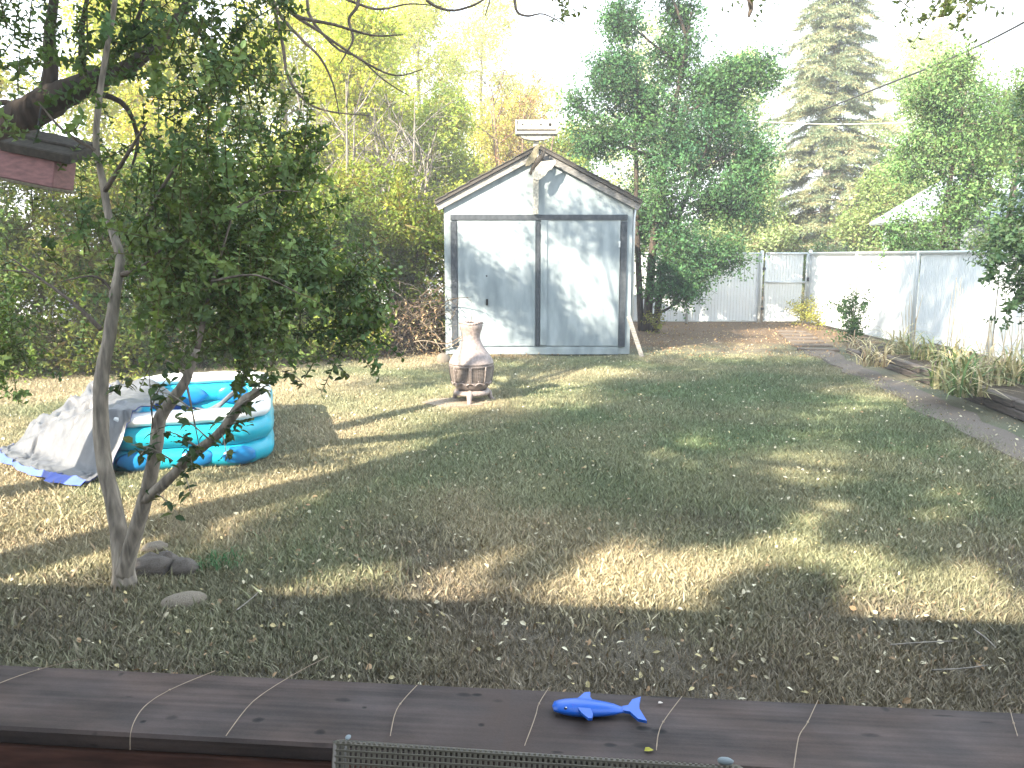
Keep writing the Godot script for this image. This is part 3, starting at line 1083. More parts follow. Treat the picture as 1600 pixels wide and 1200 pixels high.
func fence() -> void:
	var h := 1.66
	var gl := Vector3(5.99, 0, -19.19)
	var gr := Vector3(7.07, 0, -19.19)
	var o := thing("back_fence", "white slatted chain link fence between the shed and the gate", "fence")
	slat_run(o, Vector3(2.4, 0, -19.22), gl + Vector3(-0.06, 0, -0.03), 0.06, h - 0.03, 0.075)
	for x in [2.4, 4.2]:
		post(o, Vector3(x, 0, -19.18), h)
	post(o, gl + Vector3(-0.05, 0, 0.02), h + 0.04, 0.045)
	rail(o, Vector3(2.4, h, -19.2), gl + Vector3(0, h, 0))
	rail(o, Vector3(2.4, 0.05, -19.2), gl + Vector3(0, 0.05, 0), 0.012)
	var w := thing("rear_fence", "white slatted fence behind the shrubs left of the shed", "fence")
	slat_run(w, Vector3(-14.0, 0, -19.6), Vector3(2.3, 0, -19.24), 0.06, h - 0.03, 0.075, true)
	rail(w, Vector3(-14, h, -19.58), Vector3(2.3, h, -19.22))
	for k in 6:
		post(w, Vector3(-13.5 + k * 2.9, 0, -19.54), h)
	# gate
	var g := thing("garden_gate", "white slatted gate with metal frame and middle bar", "gate", gl)
	var gw := 1.08
	for x in [0.05, gw - 0.05]:
		var p := part("frame_upright", tube_mesh([Vector3(x, 0.05, 0.03), Vector3(x, h, 0.03)], [0.022, 0.022], 8), M.fence_metal, g)
		p.position = Vector3.ZERO
	for y in [0.06, 0.98, h]:
		part("frame_bar", tube_mesh([Vector3(0.05, y, 0.035), Vector3(gw - 0.05, y, 0.035)], [0.024, 0.024], 8), M.fence_metal, g)
	slat_run(g, Vector3(0.08, 0, 0), Vector3(gw - 0.07, 0, 0), 0.08, h - 0.02, 0.067)
	for y in [0.35, 1.3]:
		var hinge := part("hinge", box_mesh(Vector3(0.08, 0.06, 0.05), 0.005), M.dark_trim, g)
		hinge.position = Vector3(0.01, y, 0.04)
	var latch := part("latch", box_mesh(Vector3(0.05, 0.09, 0.05), 0.006), M.dark_trim, g)
	latch.position = Vector3(gw - 0.02, 1.05, 0.05)
	# side fence coming forward
	var s := thing("side_fence", "tall white slatted fence running along the raised bed", "fence")
	post(s, gr + Vector3(0.03, 0, 0), h + 0.06, 0.05)
	var zs := [-19.17, -16.55, -14.05, -11.75, -9.4, -7.0]
	for i in zs.size() - 1:
		var a := Vector3(7.12, 0, zs[i])
		var b := Vector3(7.12, 0, zs[i + 1])
		slat_run(s, a + Vector3(0, 0, 0.03), b, 0.05, h - 0.02, 0.066)
		post(s, b + Vector3(-0.04, 0, 0), h)
	rail(s, Vector3(7.09, h, -19.17), Vector3(7.09, h, -7.0), 0.028)
	rail(s, Vector3(7.09, 0.05, -19.17), Vector3(7.09, 0.05, -7.0), 0.012)

# ---------------------------------------------------------------- near tree
func near_tree() -> void:
	var base: Vector3 = Vector3(-1.893, 0, -3.685)
	var o := thing("small_fruit_tree", "small forked tree with grey bark in the left foreground beside the pool", "tree", base)
	var main := [Vector3.ZERO, Vector3(-1.902, 0.178, -3.7) - base, Vector3(-1.931, 0.404, -3.72) - base, Vector3(-1.98, 0.636, -3.75) - base, Vector3(-1.989, 0.867, -3.78) - base, Vector3(-1.975, 1.052, -3.8) - base, Vector3(-1.933, 1.235, -3.82) - base, Vector3(-1.908, 1.433, -3.85) - base, Vector3(-1.896, 1.585, -3.9) - base, Vector3(-1.956, 1.754, -3.95) - base, Vector3(-1.973, 1.936, -3.95) - base, Vector3(-1.967, 2.138, -3.9) - base, Vector3(-1.889, 2.416, -3.85) - base, Vector3(-1.78, 2.734, -3.8) - base, Vector3(-1.69, 3.158, -3.8) - base]
	part("trunk", tube_mesh(main, [0.062, 0.044, 0.039, 0.036, 0.035, 0.033, 0.029, 0.025, 0.022, 0.019, 0.017, 0.015, 0.013, 0.011, 0.007], 12, 4, 0.07, 3), M.pale_bark, o)
	var second := [Vector3(-1.892, 0.061, -3.68) - base, Vector3(-1.829, 0.232, -3.66) - base, Vector3(-1.725, 0.484, -3.62) - base, Vector3(-1.646, 0.71, -3.58) - base, Vector3(-1.606, 0.865, -3.56) - base, Vector3(-1.533, 0.958, -3.54) - base, Vector3(-1.446, 1.066, -3.5) - base, Vector3(-1.38, 1.198, -3.47) - base]
	part("trunk", tube_mesh(second, [0.044, 0.037, 0.033, 0.031, 0.029, 0.026, 0.02, 0.013], 10, 4, 0.08, 5), M.pale_bark, o)
	var third := [Vector3(-1.733, 0.462, -3.62) - base, Vector3(-1.586, 0.581, -3.55) - base, Vector3(-1.446, 0.709, -3.5) - base, Vector3(-1.279, 0.837, -3.42) - base, Vector3(-1.166, 0.973, -3.38) - base, Vector3(-1.088, 1.027, -3.36) - base]
	part("branch", tube_mesh(third, [0.028, 0.024, 0.023, 0.022, 0.023, 0.019], 9, 4, 0.1, 6), M.pale_bark, o)
	for q in [
		[Vector3(-1.38, 1.198, -3.47), Vector3(-1.351, 1.458, -3.6), Vector3(-1.283, 1.804, -3.75), 0.014], [Vector3(-1.452, 1.06, -3.5), Vector3(-1.412, 0.931, -3.45), Vector3(-1.377, 0.764, -3.42), 0.006], [Vector3(-1.887, 1.509, -3.87), Vector3(-1.737, 1.555, -3.8), Vector3(-1.551, 1.687, -3.7), 0.014],
		[Vector3(-1.975, 1.251, -3.82), Vector3(-2.127, 1.387, -3.85), Vector3(-2.416, 1.585, -3.9), 0.012], [Vector3(-2.277, 1.493, -3.87), Vector3(-2.342, 1.524, -3.87), Vector3(-2.576, 1.539, -3.9), 0.006],
		[Vector3(-1.909, 1.411, -3.85), Vector3(-1.968, 1.504, -3.8), Vector3(-2.109, 1.482, -3.75), 0.008], [Vector3(-1.972, 1.906, -3.95), Vector3(-1.774, 2.067, -3.8), Vector3(-1.631, 2.193, -3.7), 0.012],
		[Vector3(-1.971, 2.094, -3.9), Vector3(-2.115, 2.182, -3.9), Vector3(-2.223, 2.312, -3.9), 0.01], [Vector3(-1.833, 1.6, -3.85), Vector3(-1.638, 1.894, -3.8), Vector3(-1.436, 2.11, -3.7), 0.014],
		[Vector3(-1.293, 1.491, -3.45), Vector3(-1.083, 1.52, -3.4), Vector3(-0.897, 1.439, -3.4), 0.006], [Vector3(-1.212, 1.79, -3.5), Vector3(-1.042, 1.871, -3.5), Vector3(-0.905, 1.871, -3.5), 0.005],
		[Vector3(-1.651, 0.756, -3.58), Vector3(-1.613, 0.921, -3.5), Vector3(-1.589, 1.102, -3.45), 0.005]]:
		part("branch", tube_mesh([q[0] - base, q[1] - base, q[2] - base], [q[3], q[3] * 0.7, q[3] * 0.3], 6, 4, 0.05, 8), M.bark, o)
	# crown in leafy sprays
	var sprays := [spray(31, 20, 0.24, 0.038, true), spray(32, 17, 0.2, 0.034, true), spray(33, 24, 0.28, 0.040, true)]
	var blobs := []
	for b in [
		[Vector3(-1.431, 2.622, -4), 0.42, 52], [Vector3(-1.771, 2.318, -4.1), 0.36, 36], [Vector3(-1.341, 2.379, -4.1), 0.29, 42], [Vector3(-1.307, 2.733, -4.2), 0.24, 26], [Vector3(-1.168, 2.026, -4.1), 0.23, 46],
		[Vector3(-1.313, 1.932, -3.9), 0.36, 90], [Vector3(-1.206, 1.6, -3.8), 0.36, 130], [Vector3(-1.478, 1.6, -3.8), 0.32, 90], [Vector3(-1.464, 1.329, -3.8), 0.30, 105], [Vector3(-1.16, 1.29, -3.9), 0.34, 110],
		[Vector3(-0.912, 1.267, -4.2), 0.28, 85], [Vector3(-1.003, 1.534, -4.2), 0.28, 55], [Vector3(-2.234, 2.439, -4.1), 0.34, 20], [Vector3(-1.918, 2.622, -4), 0.3, 26], [Vector3(-2.455, 2.733, -4.2), 0.25, 22], [Vector3(-2.803, 1.309, -4.6), 0.36, 60], [Vector3(-2.977, 0.922, -4.7), 0.24, 38],
		[Vector3(-1.905, 1.534, -4.2), 0.3, 50], [Vector3(-1.323, 1.164, -3.9), 0.24, 45], [Vector3(-2.354, 1.839, -4.4), 0.3, 16], [Vector3(-1.811, 1.925, -4.2), 0.25, 14],
		[Vector3(-1.484, 3.212, -4), 0.7, 120], [Vector3(-2.192, 3.267, -4), 0.7, 90], [Vector3(-0.889, 3.45, -4.3), 0.55, 90]]:
		blobs.append([b[0] - base, Vector3(b[1], b[1], b[1] * 1.2), int(b[2] * 0.9)])
	foliage(o, blobs, sprays, M.leaf, Color(0.045, 0.11, 0.05), Color(0.19, 0.26, 0.08), 91, 0.06, 0.8, 1.25, 3.0)
	# low twigs whose leaves stand out one by one before the pool
	var leaves := []
	for v in 4:
		var st := begin(false)
		leaf(st, Vector3.ZERO, Vector3(0, 0, 1), Vector3.UP, 0.052, 0.03, [Color(0.05, 0.09, 0.035), Color(0.07, 0.11, 0.04), Color(0.045, 0.075, 0.03), Color(0.12, 0.14, 0.04)][v], true)
		leaves.append(done(st))
	var r := dice(14)
	for q in [
		[Vector3(-1.756, 1.051, -3.6), Vector3(-1.755, 1.008, -3.5)], [Vector3(-1.446, 1.066, -3.5), Vector3(-1.515, 1.165, -3.4)], [Vector3(-1.412, 0.931, -3.45), Vector3(-1.552, 1.025, -3.4)], [Vector3(-1.377, 0.764, -3.42), Vector3(-1.564, 0.855, -3.4)], [Vector3(-1.162, 0.945, -3.38), Vector3(-1.021, 1.069, -3.3)],
		[Vector3(-1.111, 1.004, -3.36), Vector3(-1.247, 0.877, -3.3)], [Vector3(-1.534, 0.685, -3.5), Vector3(-1.668, 0.784, -3.4)], [Vector3(-1.446, 0.709, -3.5), Vector3(-1.409, 0.668, -3.4)], [Vector3(-1.279, 0.837, -3.42), Vector3(-1.214, 0.752, -3.3)], [Vector3(-1.395, 0.743, -3.45), Vector3(-1.435, 0.81, -3.35)],
		[Vector3(-1.265, 0.845, -3.42), Vector3(-1.097, 0.905, -3.3)], [Vector3(-1.639, 0.725, -3.58), Vector3(-1.668, 0.713, -3.45)], [Vector3(-1.088, 1.027, -3.36), Vector3(-1.032, 1.11, -3.3)], [Vector3(-1.324, 0.793, -3.42), Vector3(-1.433, 0.933, -3.3)], [Vector3(-1.618, 0.921, -3.5), Vector3(-1.487, 1.081, -3.4)],
		[Vector3(-0.996, 1.075, -4.1), Vector3(-0.85, 0.975, -4.1)], [Vector3(-1.169, 1.023, -4), Vector3(-1.043, 0.94, -4)], [Vector3(-0.914, 1.199, -4.2), Vector3(-0.675, 1.267, -4.2)], [Vector3(-1.707, 0.521, -3.6), Vector3(-1.536, 0.445, -3.5)], [Vector3(-1.494, 0.641, -3.5), Vector3(-1.417, 0.537, -3.4)]]:
		var a: Vector3 = q[0] - base
		var b: Vector3 = q[1] - base
		var tw := part("twig", tube_mesh([a, a.lerp(b, 0.5) + Vector3(0, 0.02, 0), b], [0.004, 0.003, 0.0015], 5, 3), M.pale_bark, o)
		for i in 13:
			var l := part("leaf", leaves[r.randi() % 4], M.leaf, tw)
			var k := r.randf_range(0.75, 1.2)
			l.transform = Transform3D(Basis(Vector3.UP, r.randf() * TAU) * Basis(Vector3.RIGHT, r.randf_range(-0.6, 0.9)) * Basis(Vector3.BACK, r.randf_range(-0.7, 0.7)), a.lerp(b, (i + 1.0) / 13.0) + on_ball(r) * 0.02).scaled_local(Vector3(k, k, k))
	# stones about its foot
	var spots := [[Vector3(-1.826, 0, -3.851), Vector3(0.10, 0.07, 0.07), 0], [Vector3(-1.772, 0, -3.893), Vector3(0.055, 0.07, 0.05), 0], [Vector3(-1.669, 0, -3.851), Vector3(0.075, 0.055, 0.06), 0], [Vector3(-1.954, 0, -4.162), Vector3(0.07, 0.035, 0.05), 1], [Vector3(-1.52, 0, -3.482), Vector3(0.105, 0.04, 0.065), 1]]
	var says := ["grey rough stone touching the small tree's trunk", "narrow upright grey stone, middle one of the row by the tree", "grey stone at the right end of the row by the tree", "pale flat stone behind the fork of the small tree", "smooth oval tan stone in front of the small tree"]
	for i in spots.size():
		var s := thing("garden_stone", says[i], "stone", spots[i][0], [0.2, 0.6, -0.3, 0.4, 0.45][i], "stones round the small tree")
		var m := part("stone", pebble(80 + i, spots[i][1], 0.2 if i < 4 else 0.05, 12, 18), M.tan_stone if spots[i][2] else M.stone, s)
		m.position.y = spots[i][1].y * 0.5

# ---------------------------------------------------------------- other trees
func old_tree() -> void:
	# the trunk stands left of the frame; its big limb crosses the top left corner
	var base := Vector3(-4.3, 0, -4.3)
	var o := thing("old_tree", "old tree with thick dark limb reaching in at upper left", "tree", base)
	part("trunk", tube_mesh([Vector3.ZERO, Vector3(0.05, 1.0, 0), Vector3(0.1, 1.9, 0), Vector3(0.0, 3.0, -0.1), Vector3(-0.2, 4.6, -0.3)], [0.2, 0.16, 0.14, 0.11, 0.05], 12, 4, 0.06, 3), M.dark_bark, o)
	var limb := [Vector3(0.08, 1.7, 0), Vector3(-3.054, 2.074, -4.4) - base, Vector3(-2.789, 2.264, -4.5) - base, Vector3(-2.604, 2.378, -4.5) - base, Vector3(-2.459, 2.445, -4.5) - base, Vector3(-2.297, 2.521, -4.5) - base, Vector3(-2.112, 2.625, -4.6) - base, Vector3(-1.891, 2.868, -4.7) - base, Vector3(-1.692, 3.235, -4.8) - base]
	part("limb", tube_mesh(limb, [0.12, 0.10, 0.09, 0.085, 0.08, 0.06, 0.042, 0.03, 0.02], 12, 4, 0.1, 4), M.dark_bark, o)
	for q in [[Vector3(-2.532, 2.411, -4.5), Vector3(-2.481, 2.587, -4.5), Vector3(-2.468, 2.798, -4.5), Vector3(-2.38, 3.133, -4.5), 0.05], [Vector3(-2.314, 2.521, -4.5), Vector3(-2.256, 2.661, -4.4), Vector3(-2.236, 2.819, -4.4), Vector3(-2.146, 3.099, -4.4), 0.022], [Vector3(-2.261, 2.537, -4.5), Vector3(-2.13, 2.668, -4.5), Vector3(-1.996, 2.847, -4.5), Vector3(-1.89, 3.133, -4.5), 0.02], [Vector3(-2.352, 2.488, -4.5), Vector3(-2.115, 2.421, -4.5), Vector3(-2.042, 2.237, -4.5), Vector3(-2.09, 2.068, -4.5), 0.018], [Vector3(-2.64, 2.362, -4.5), Vector3(-2.739, 2.421, -4.5), Vector3(-2.844, 2.405, -4.5), Vector3(-2.978, 2.455, -4.5), 0.02]]:
		part("branch", tube_mesh([q[0] - base, q[1] - base, q[2] - base, q[3] - base], [q[4], q[4] * 0.8, q[4] * 0.6, q[4] * 0.3], 7, 4, 0.08, 4), M.dark_bark, o)
	var c := [clump(51, 42, 0.42, 0.062), clump(52, 42, 0.42, 0.058)]
	var blobs := [[Vector3(0.4, 4.6, -1.5), Vector3(1.3, 0.8, 1.2), 81], [Vector3(-0.6, 5.6, -2.8), Vector3(1.3, 0.9, 1.3), 94], [Vector3(-1.4, 4.9, -0.6), Vector3(1.3, 0.9, 1.3), 74], [Vector3(1.1, 4.0, -0.6), Vector3(0.9, 0.5, 0.8), 35], [Vector3(-0.2, 6.4, -1.4), Vector3(1.4, 0.9, 1.4), 94], [Vector3(1.2, 6.3, -3.6), Vector3(1.2, 0.8, 1.1), 83], [Vector3(0.2, 5.4, -3.6), Vector3(1.1, 0.7, 1.0), 67]]
	limbs(o, [Vector3.ZERO, Vector3(0.1, 1.9, 0), Vector3(0.0, 3.0, -0.1), Vector3(-0.2, 4.6, -0.3)], blobs, 0.06, M.dark_bark, 6, 4)
	foliage(o, blobs, c, M.leaf, Color(0.05, 0.10, 0.03), Color(0.10, 0.14, 0.035), 33, -0.3, 0.8, 1.25, 1.0, true)
	# the red birdhouse that hangs under the limb
	var at: Vector3 = Vector3(-2.533, 2.057, -4.3)
	var h := thing("red_birdhouse", "faded red birdhouse with dark sloping roof hanging under the thick limb", "birdhouse", at, 0.0)
	var tilt := Basis(Vector3.BACK, -0.2)
	var st := begin(false)
	box(st, Vector3(-0.0, 0, 0), Vector3(0.38, 0.15, 0.2), 0.005, tilt)
	part("box_wall", done(st), M.red_paint, h)
	var rf := begin(false)
	box(rf, tilt * Vector3(0.1, 0.125, -0.01), Vector3(0.36, 0.05, 0.3), 0.006, tilt * Basis(Vector3.RIGHT, 0.3))
	box(rf, tilt * Vector3(0.1, 0.155, -0.06), Vector3(0.34, 0.05, 0.16), 0.006, tilt * Basis(Vector3.RIGHT, 0.3))
	part("roof", done(rf), M.dark_board, h)
	var bt := begin(false)
	box(bt, tilt * Vector3(0.0, -0.083, 0), Vector3(0.4, 0.016, 0.22), 0.003, tilt)
	part("floor_board", done(bt), M.olive_board, h)
	for k in 4:
		var pb := part("chipped_edge", pebble(44 + k, Vector3(0.035, 0.03, 0.03), 0.35), M.pink_white, h)
		pb.position = tilt * Vector3(-0.17 - 0.02 * (k % 2), 0.06 - 0.045 * k, 0.1)
	part("hanging_wire", tube_mesh([Vector3(0.05, 0.13, 0), Vector3(0.04, 0.34, -0.1)], [0.004, 0.004], 5), M.wire, h)

func big_tree() -> void:
	# the tall shade tree left of the house: its crown spreads high over the lawn
	var base := Vector3(-6.6, 0, 0.6)
	var trunk := [Vector3.ZERO, Vector3(0.1, 2.0, -0.1), Vector3(0.3, 4.2, -0.4), Vector3(0.6, 6.0, -0.8), Vector3(1.0, 8.2, -1.4)]
	var c := [clump(55, 44, 0.5, 0.075), clump(56, 44, 0.5, 0.07)]
	var blobs := [
		[Vector3(0.0, 6.6, 0.6), Vector3(2.0, 1.5, 1.8), 294], [Vector3(2.0, 7.4, -1.8), Vector3(2.0, 1.2, 1.8), 263], [Vector3(4.6, 7.9, -4.0), Vector3(2.1, 1.0, 1.8), 232],
		[Vector3(7.0, 7.8, -6.2), Vector3(2.1, 0.9, 1.8), 232], [Vector3(7.9, 7.2, -4.6), Vector3(1.6, 0.8, 1.5), 131], [Vector3(-0.8, 6.2, 2.6), Vector3(1.5, 0.9, 1.3), 139], [Vector3(0.5, 6.5, 3.1), Vector3(1.3, 0.8, 1.2), 108], [Vector3(-0.6, 5.0, 2.0), Vector3(1.5, 1.1, 1.3), 93], [Vector3(0.6, 5.2, -0.2), Vector3(1.3, 1.0, 1.2), 124], [Vector3(8.8, 7.6, -7.6), Vector3(1.7, 0.8, 1.5), 62], [Vector3(2.2, 7.6, 1.6), Vector3(1.8, 1.0, 1.6), 201], [Vector3(2.4, 7.4, 3.7), Vector3(1.5, 0.9, 1.4), 108], [Vector3(3.4, 7.9, 3.4), Vector3(1.9, 0.9, 1.7), 162], [Vector3(4.2, 8.6, 6.0), Vector3(2.0, 1.0, 1.8), 147], [Vector3(1.6, 8.8, 6.4), Vector3(1.8, 1.0, 1.8), 124], [Vector3(-1.6, 6.0, 3.6), Vector3(1.5, 1.0, 1.4), 108], [Vector3(4.0, 7.8, 0.2), Vector3(1.7, 0.9, 1.5), 170], [Vector3(0.3, 8.6, -0.6), Vector3(2.0, 1.1, 2.0), 139]]
	var o := tree("shade_tree", "tall shade tree spreading over the lawn from the left", "tree", base, [[trunk, [0.28, 0.23, 0.2, 0.15, 0.08]]], blobs, c, Color(0.06, 0.11, 0.03), Color(0.12, 0.16, 0.04), 410, M.bark, 0.055, -0.45)
	# finer leafed outer boughs over the house side
	foliage(o, [[Vector3(-2.2, 7.3, 4.3), Vector3(1.2, 0.7, 1.3), 1000], [Vector3(-0.8, 7.5, 4.6), Vector3(1.3, 0.7, 1.4), 1300], [Vector3(0.7, 7.6, 4.7), Vector3(1.3, 0.7, 1.4), 1300], [Vector3(2.2, 7.6, 4.6), Vector3(1.3, 0.7, 1.4), 1200]], [clump(57, 30, 0.2, 0.055)], M.leaf, Color(0.06, 0.11, 0.03), Color(0.12, 0.16, 0.04), 431, -0.6, 0.8, 1.2, 1.0, true, false)
	# long bare drooping twigs that hang into the top of the view
	var b := base
	for q in [
		[Vector3(-1.755, 3.971, -6.2), Vector3(-1.686, 3.45, -6.2), Vector3(-1.414, 3.229, -6.2), Vector3(-1.067, 3.004, -6.2), Vector3(-0.855, 2.923, -6.2), Vector3(-0.664, 2.968, -6.2)], [Vector3(-1.148, 3.915, -6.4), Vector3(-1.547, 3.51, -6.4), Vector3(-1.344, 3.164, -6.3), Vector3(-1.155, 3.073, -6.3), Vector3(-0.967, 2.912, -6.3), Vector3(-0.776, 2.796, -6.3)],
		[Vector3(-0.765, 3.959, -6.4), Vector3(-0.676, 3.555, -6.4), Vector3(-0.485, 3.437, -6.4), Vector3(-0.29, 3.473, -6.4), Vector3(-0.169, 3.533, -6.4), Vector3(-0.204, 3.396, -6.4)], [Vector3(-0.049, 3.987, -6.6), Vector3(0.015, 3.616, -6.6), Vector3(0.04, 3.485, -6.6), Vector3(0.125, 3.452, -6.6), Vector3(0.25, 3.466, -6.6), Vector3(0.426, 3.381, -6.6)],
		[Vector3(-1.734, 3.698, -5.8), Vector3(-1.623, 3.29, -5.8), Vector3(-1.457, 3.082, -5.8), Vector3(-1.329, 2.956, -5.8), Vector3(-1.247, 2.787, -5.8), Vector3(-1.209, 2.573, -5.8)], [Vector3(-1.572, 3.397, -5.5), Vector3(-1.437, 3.163, -5.5), Vector3(-1.169, 3.092, -5.5), Vector3(-1.003, 3.045, -5.5), Vector3(-0.879, 3.021, -5.5), Vector3(-0.711, 3.029, -5.5)],
		[Vector3(1.564, 3.895, -6), Vector3(1.647, 3.56, -6), Vector3(1.686, 3.39, -6), Vector3(1.694, 3.331, -6), Vector3(1.686, 3.296, -6), Vector3(1.683, 3.275, -6)], [Vector3(-1.195, 3.61, -5.9), Vector3(-1.07, 3.361, -5.9), Vector3(-1.141, 3.234, -5.9), Vector3(-1.114, 3.107, -5.9), Vector3(-1.171, 3.001, -5.9), Vector3(-1.218, 2.936, -5.9)],
		[Vector3(-1.755, 3.644, -6), Vector3(-1.644, 3.133, -6), Vector3(-1.61, 2.872, -6), Vector3(-1.479, 2.695, -6), Vector3(-1.297, 2.629, -6), Vector3(-1.043, 2.606, -6)], [Vector3(-1.782, 3.849, -6.6), Vector3(-1.492, 3.663, -6.6), Vector3(-1.148, 3.523, -6.6), Vector3(-0.999, 3.504, -6.6), Vector3(-0.798, 3.541, -6.6), Vector3(-0.549, 3.523, -6.6)]]:
		var line := []
		for p in q:
			line.append(p - b)
		var thick: float = 0.014 if q[0].x < 0.5 else 0.03
		part("hanging_branch", tube_mesh(line, [thick, thick * 0.9, thick * 0.75, thick * 0.6, thick * 0.45, thick * 0.25], 6, 4, 0.05, 2), M.bark, o)
	var few := [spray(36, 10, 0.3, 0.06)]
	foliage(o, [[Vector3(2.898, 3.433, -6) - b, Vector3(0.24, 0.1, 0.2), 14], [Vector3(3.175, 3.369, -6) - b, Vector3(0.2, 0.12, 0.2), 14], [Vector3(1.985, 3.56, -6) - b, Vector3(0.4, 0.15, 0.3), 12], [Vector3(0.37, 3.664, -7) - b, Vector3(0.25, 0.14, 0.2), 12]], few, M.leaf, Color(0.10, 0.15, 0.06), Color(0.2, 0.22, 0.08), 77)
	# lower tree off to the left that keeps the foot of the hedge in shade
	var t2 := [Vector3.ZERO, Vector3(0.1, 1.6, 0), Vector3(0.0, 3.4, 0.1), Vector3(0.1, 5.2, 0)]
	tree("hedge_tree", "leafy tree at the left edge of the garden, outside the hedge", "tree", Vector3(-9.2, 0, -7.6), [[t2, [0.14, 0.11, 0.09, 0.04]]], [[Vector3(0, 4.4, 0), Vector3(1.7, 1.3, 1.6), 90], [Vector3(0.9, 3.7, -1.2), Vector3(1.2, 0.9, 1.2), 45], [Vector3(-0.8, 5.2, 1.0), Vector3(1.3, 0.9, 1.3), 45], [Vector3(1.2, 4.2, 0.9), Vector3(1.1, 0.8, 1.0), 30]], c, Color(0.06, 0.11, 0.03), Color(0.10, 0.15, 0.04), 520, M.bark, 0.05, -0.2)

func shrubs() -> void:
	var c := [clump(61, 44, 0.36, 0.075), clump(62, 44, 0.36, 0.065), clump(63, 40, 0.4, 0.085)]
	var spots := [
		[Vector3(-9.6, 0, -10.6), 3.2, "dense green shrub at the far left end of the hedge", Color(0.09, 0.18, 0.05), Color(0.17, 0.25, 0.06)],
		[Vector3(-7.7, 0, -10.9), 3.0, "green and yellow shrub behind the tarp's left corner", Color(0.09, 0.18, 0.05), Color(0.22, 0.28, 0.06)],
		[Vector3(-6.0, 0, -11.4), 3.3, "tall yellow tipped shrub behind the small forked tree", Color(0.10, 0.19, 0.05), Color(0.34, 0.34, 0.06)],
		[Vector3(-4.6, 0, -12.0), 3.0, "deep green shrub behind the paddling pool", Color(0.05, 0.12, 0.04), Color(0.22, 0.30, 0.06)],
		[Vector3(-3.3, 0, -13.0), 3.2, "bright yellow-green shrub behind the brush pile", Color(0.10, 0.19, 0.04), Color(0.34, 0.38, 0.06)],
		[Vector3(-2.0, 0, -14.4), 3.1, "loose green shrub just left of the shed", Color(0.09, 0.17, 0.04), Color(0.34, 0.36, 0.06)]]
	for i in spots.size():
		var q = spots[i]
		var r := dice(600 + i)
		var h: float = q[1]
		var o := thing("hedge_shrub", q[2], "shrub", q[0], 0.0, "shrubs along the back of the garden")
		var blobs := []
		for k in 7:
			var a := TAU * k / 7 + r.randf()
			var y: float = h * [0.28, 0.72, 0.45, 0.85, 0.34, 0.62, 0.5][k]
			var d := r.randf_range(0.3, 0.75)
			blobs.append([Vector3(cos(a) * d, y, sin(a) * d), Vector3(0.85, 0.6, 0.75), 52])
		for k in 4:
			blobs.append([Vector3(-0.9 + 0.6 * k, 0.4, 0.5 + r.randf() * 0.3), Vector3(0.6, 0.4, 0.5), 30])
		for k in 5:
			var a := TAU * k / 5 + r.randf()
			var d := Vector3(cos(a), 0, sin(a))
			part("stem", tube_mesh([d * 0.12, d * 0.25 + Vector3(0, h * 0.35, 0), d * 0.5 + Vector3(0, h * 0.8, 0)], [0.03, 0.022, 0.008], 6, 3, 0.05, k), M.bark, o)
		foliage(o, blobs, c, M.leaf, q[3], q[4], 640 + i, -0.3)

func bare_tree(called: String, label: String, at: Vector3, tall: float, n: int, bark: Material) -> Node3D:
	var o := thing(called, label, "tree", at, 0.0, "trees beyond the back fence")
	var r := dice(n)
	for k in 5:
		var a := TAU * k / 5
		var lean := Vector3(cos(a), 0, sin(a)) * r.randf_range(0.4, 1.2)
		var h := tall * r.randf_range(0.78, 1.0)
		var line := [lean * 0.1, lean * 0.4 + Vector3(0, h * 0.4, 0), lean * 0.8 + Vector3(0, h * 0.75, 0), lean + Vector3(0, h, 0)]
		part("trunk", tube_mesh(line, [0.06, 0.045, 0.025, 0.008], 6, 4, 0.05, k), bark, o)
		for j in 8:
			var st := begin()
			var p: Vector3 = line[1].lerp(line[3], r.randf_range(-0.2, 0.95))
			var d := (on_ball(r) * Vector3(1, 0.3, 1) + Vector3(0, 0.8, 0)).normalized() * r.randf_range(0.8, 1.5)
			tube(st, [p, p + d * 0.5 + on_ball(r) * 0.08, p + d], [0.018, 0.012, 0.004], 4, 3)
			for i in 9:
				var b := p + d * r.randf_range(0.2, 0.95)
				var e := (d.normalized() + on_ball(r) * 0.8).normalized() * r.randf_range(0.3, 0.7)
				tube(st, [b, b + e], [0.008, 0.003], 3)
			part("branch", done(st), bark, o)
	return o

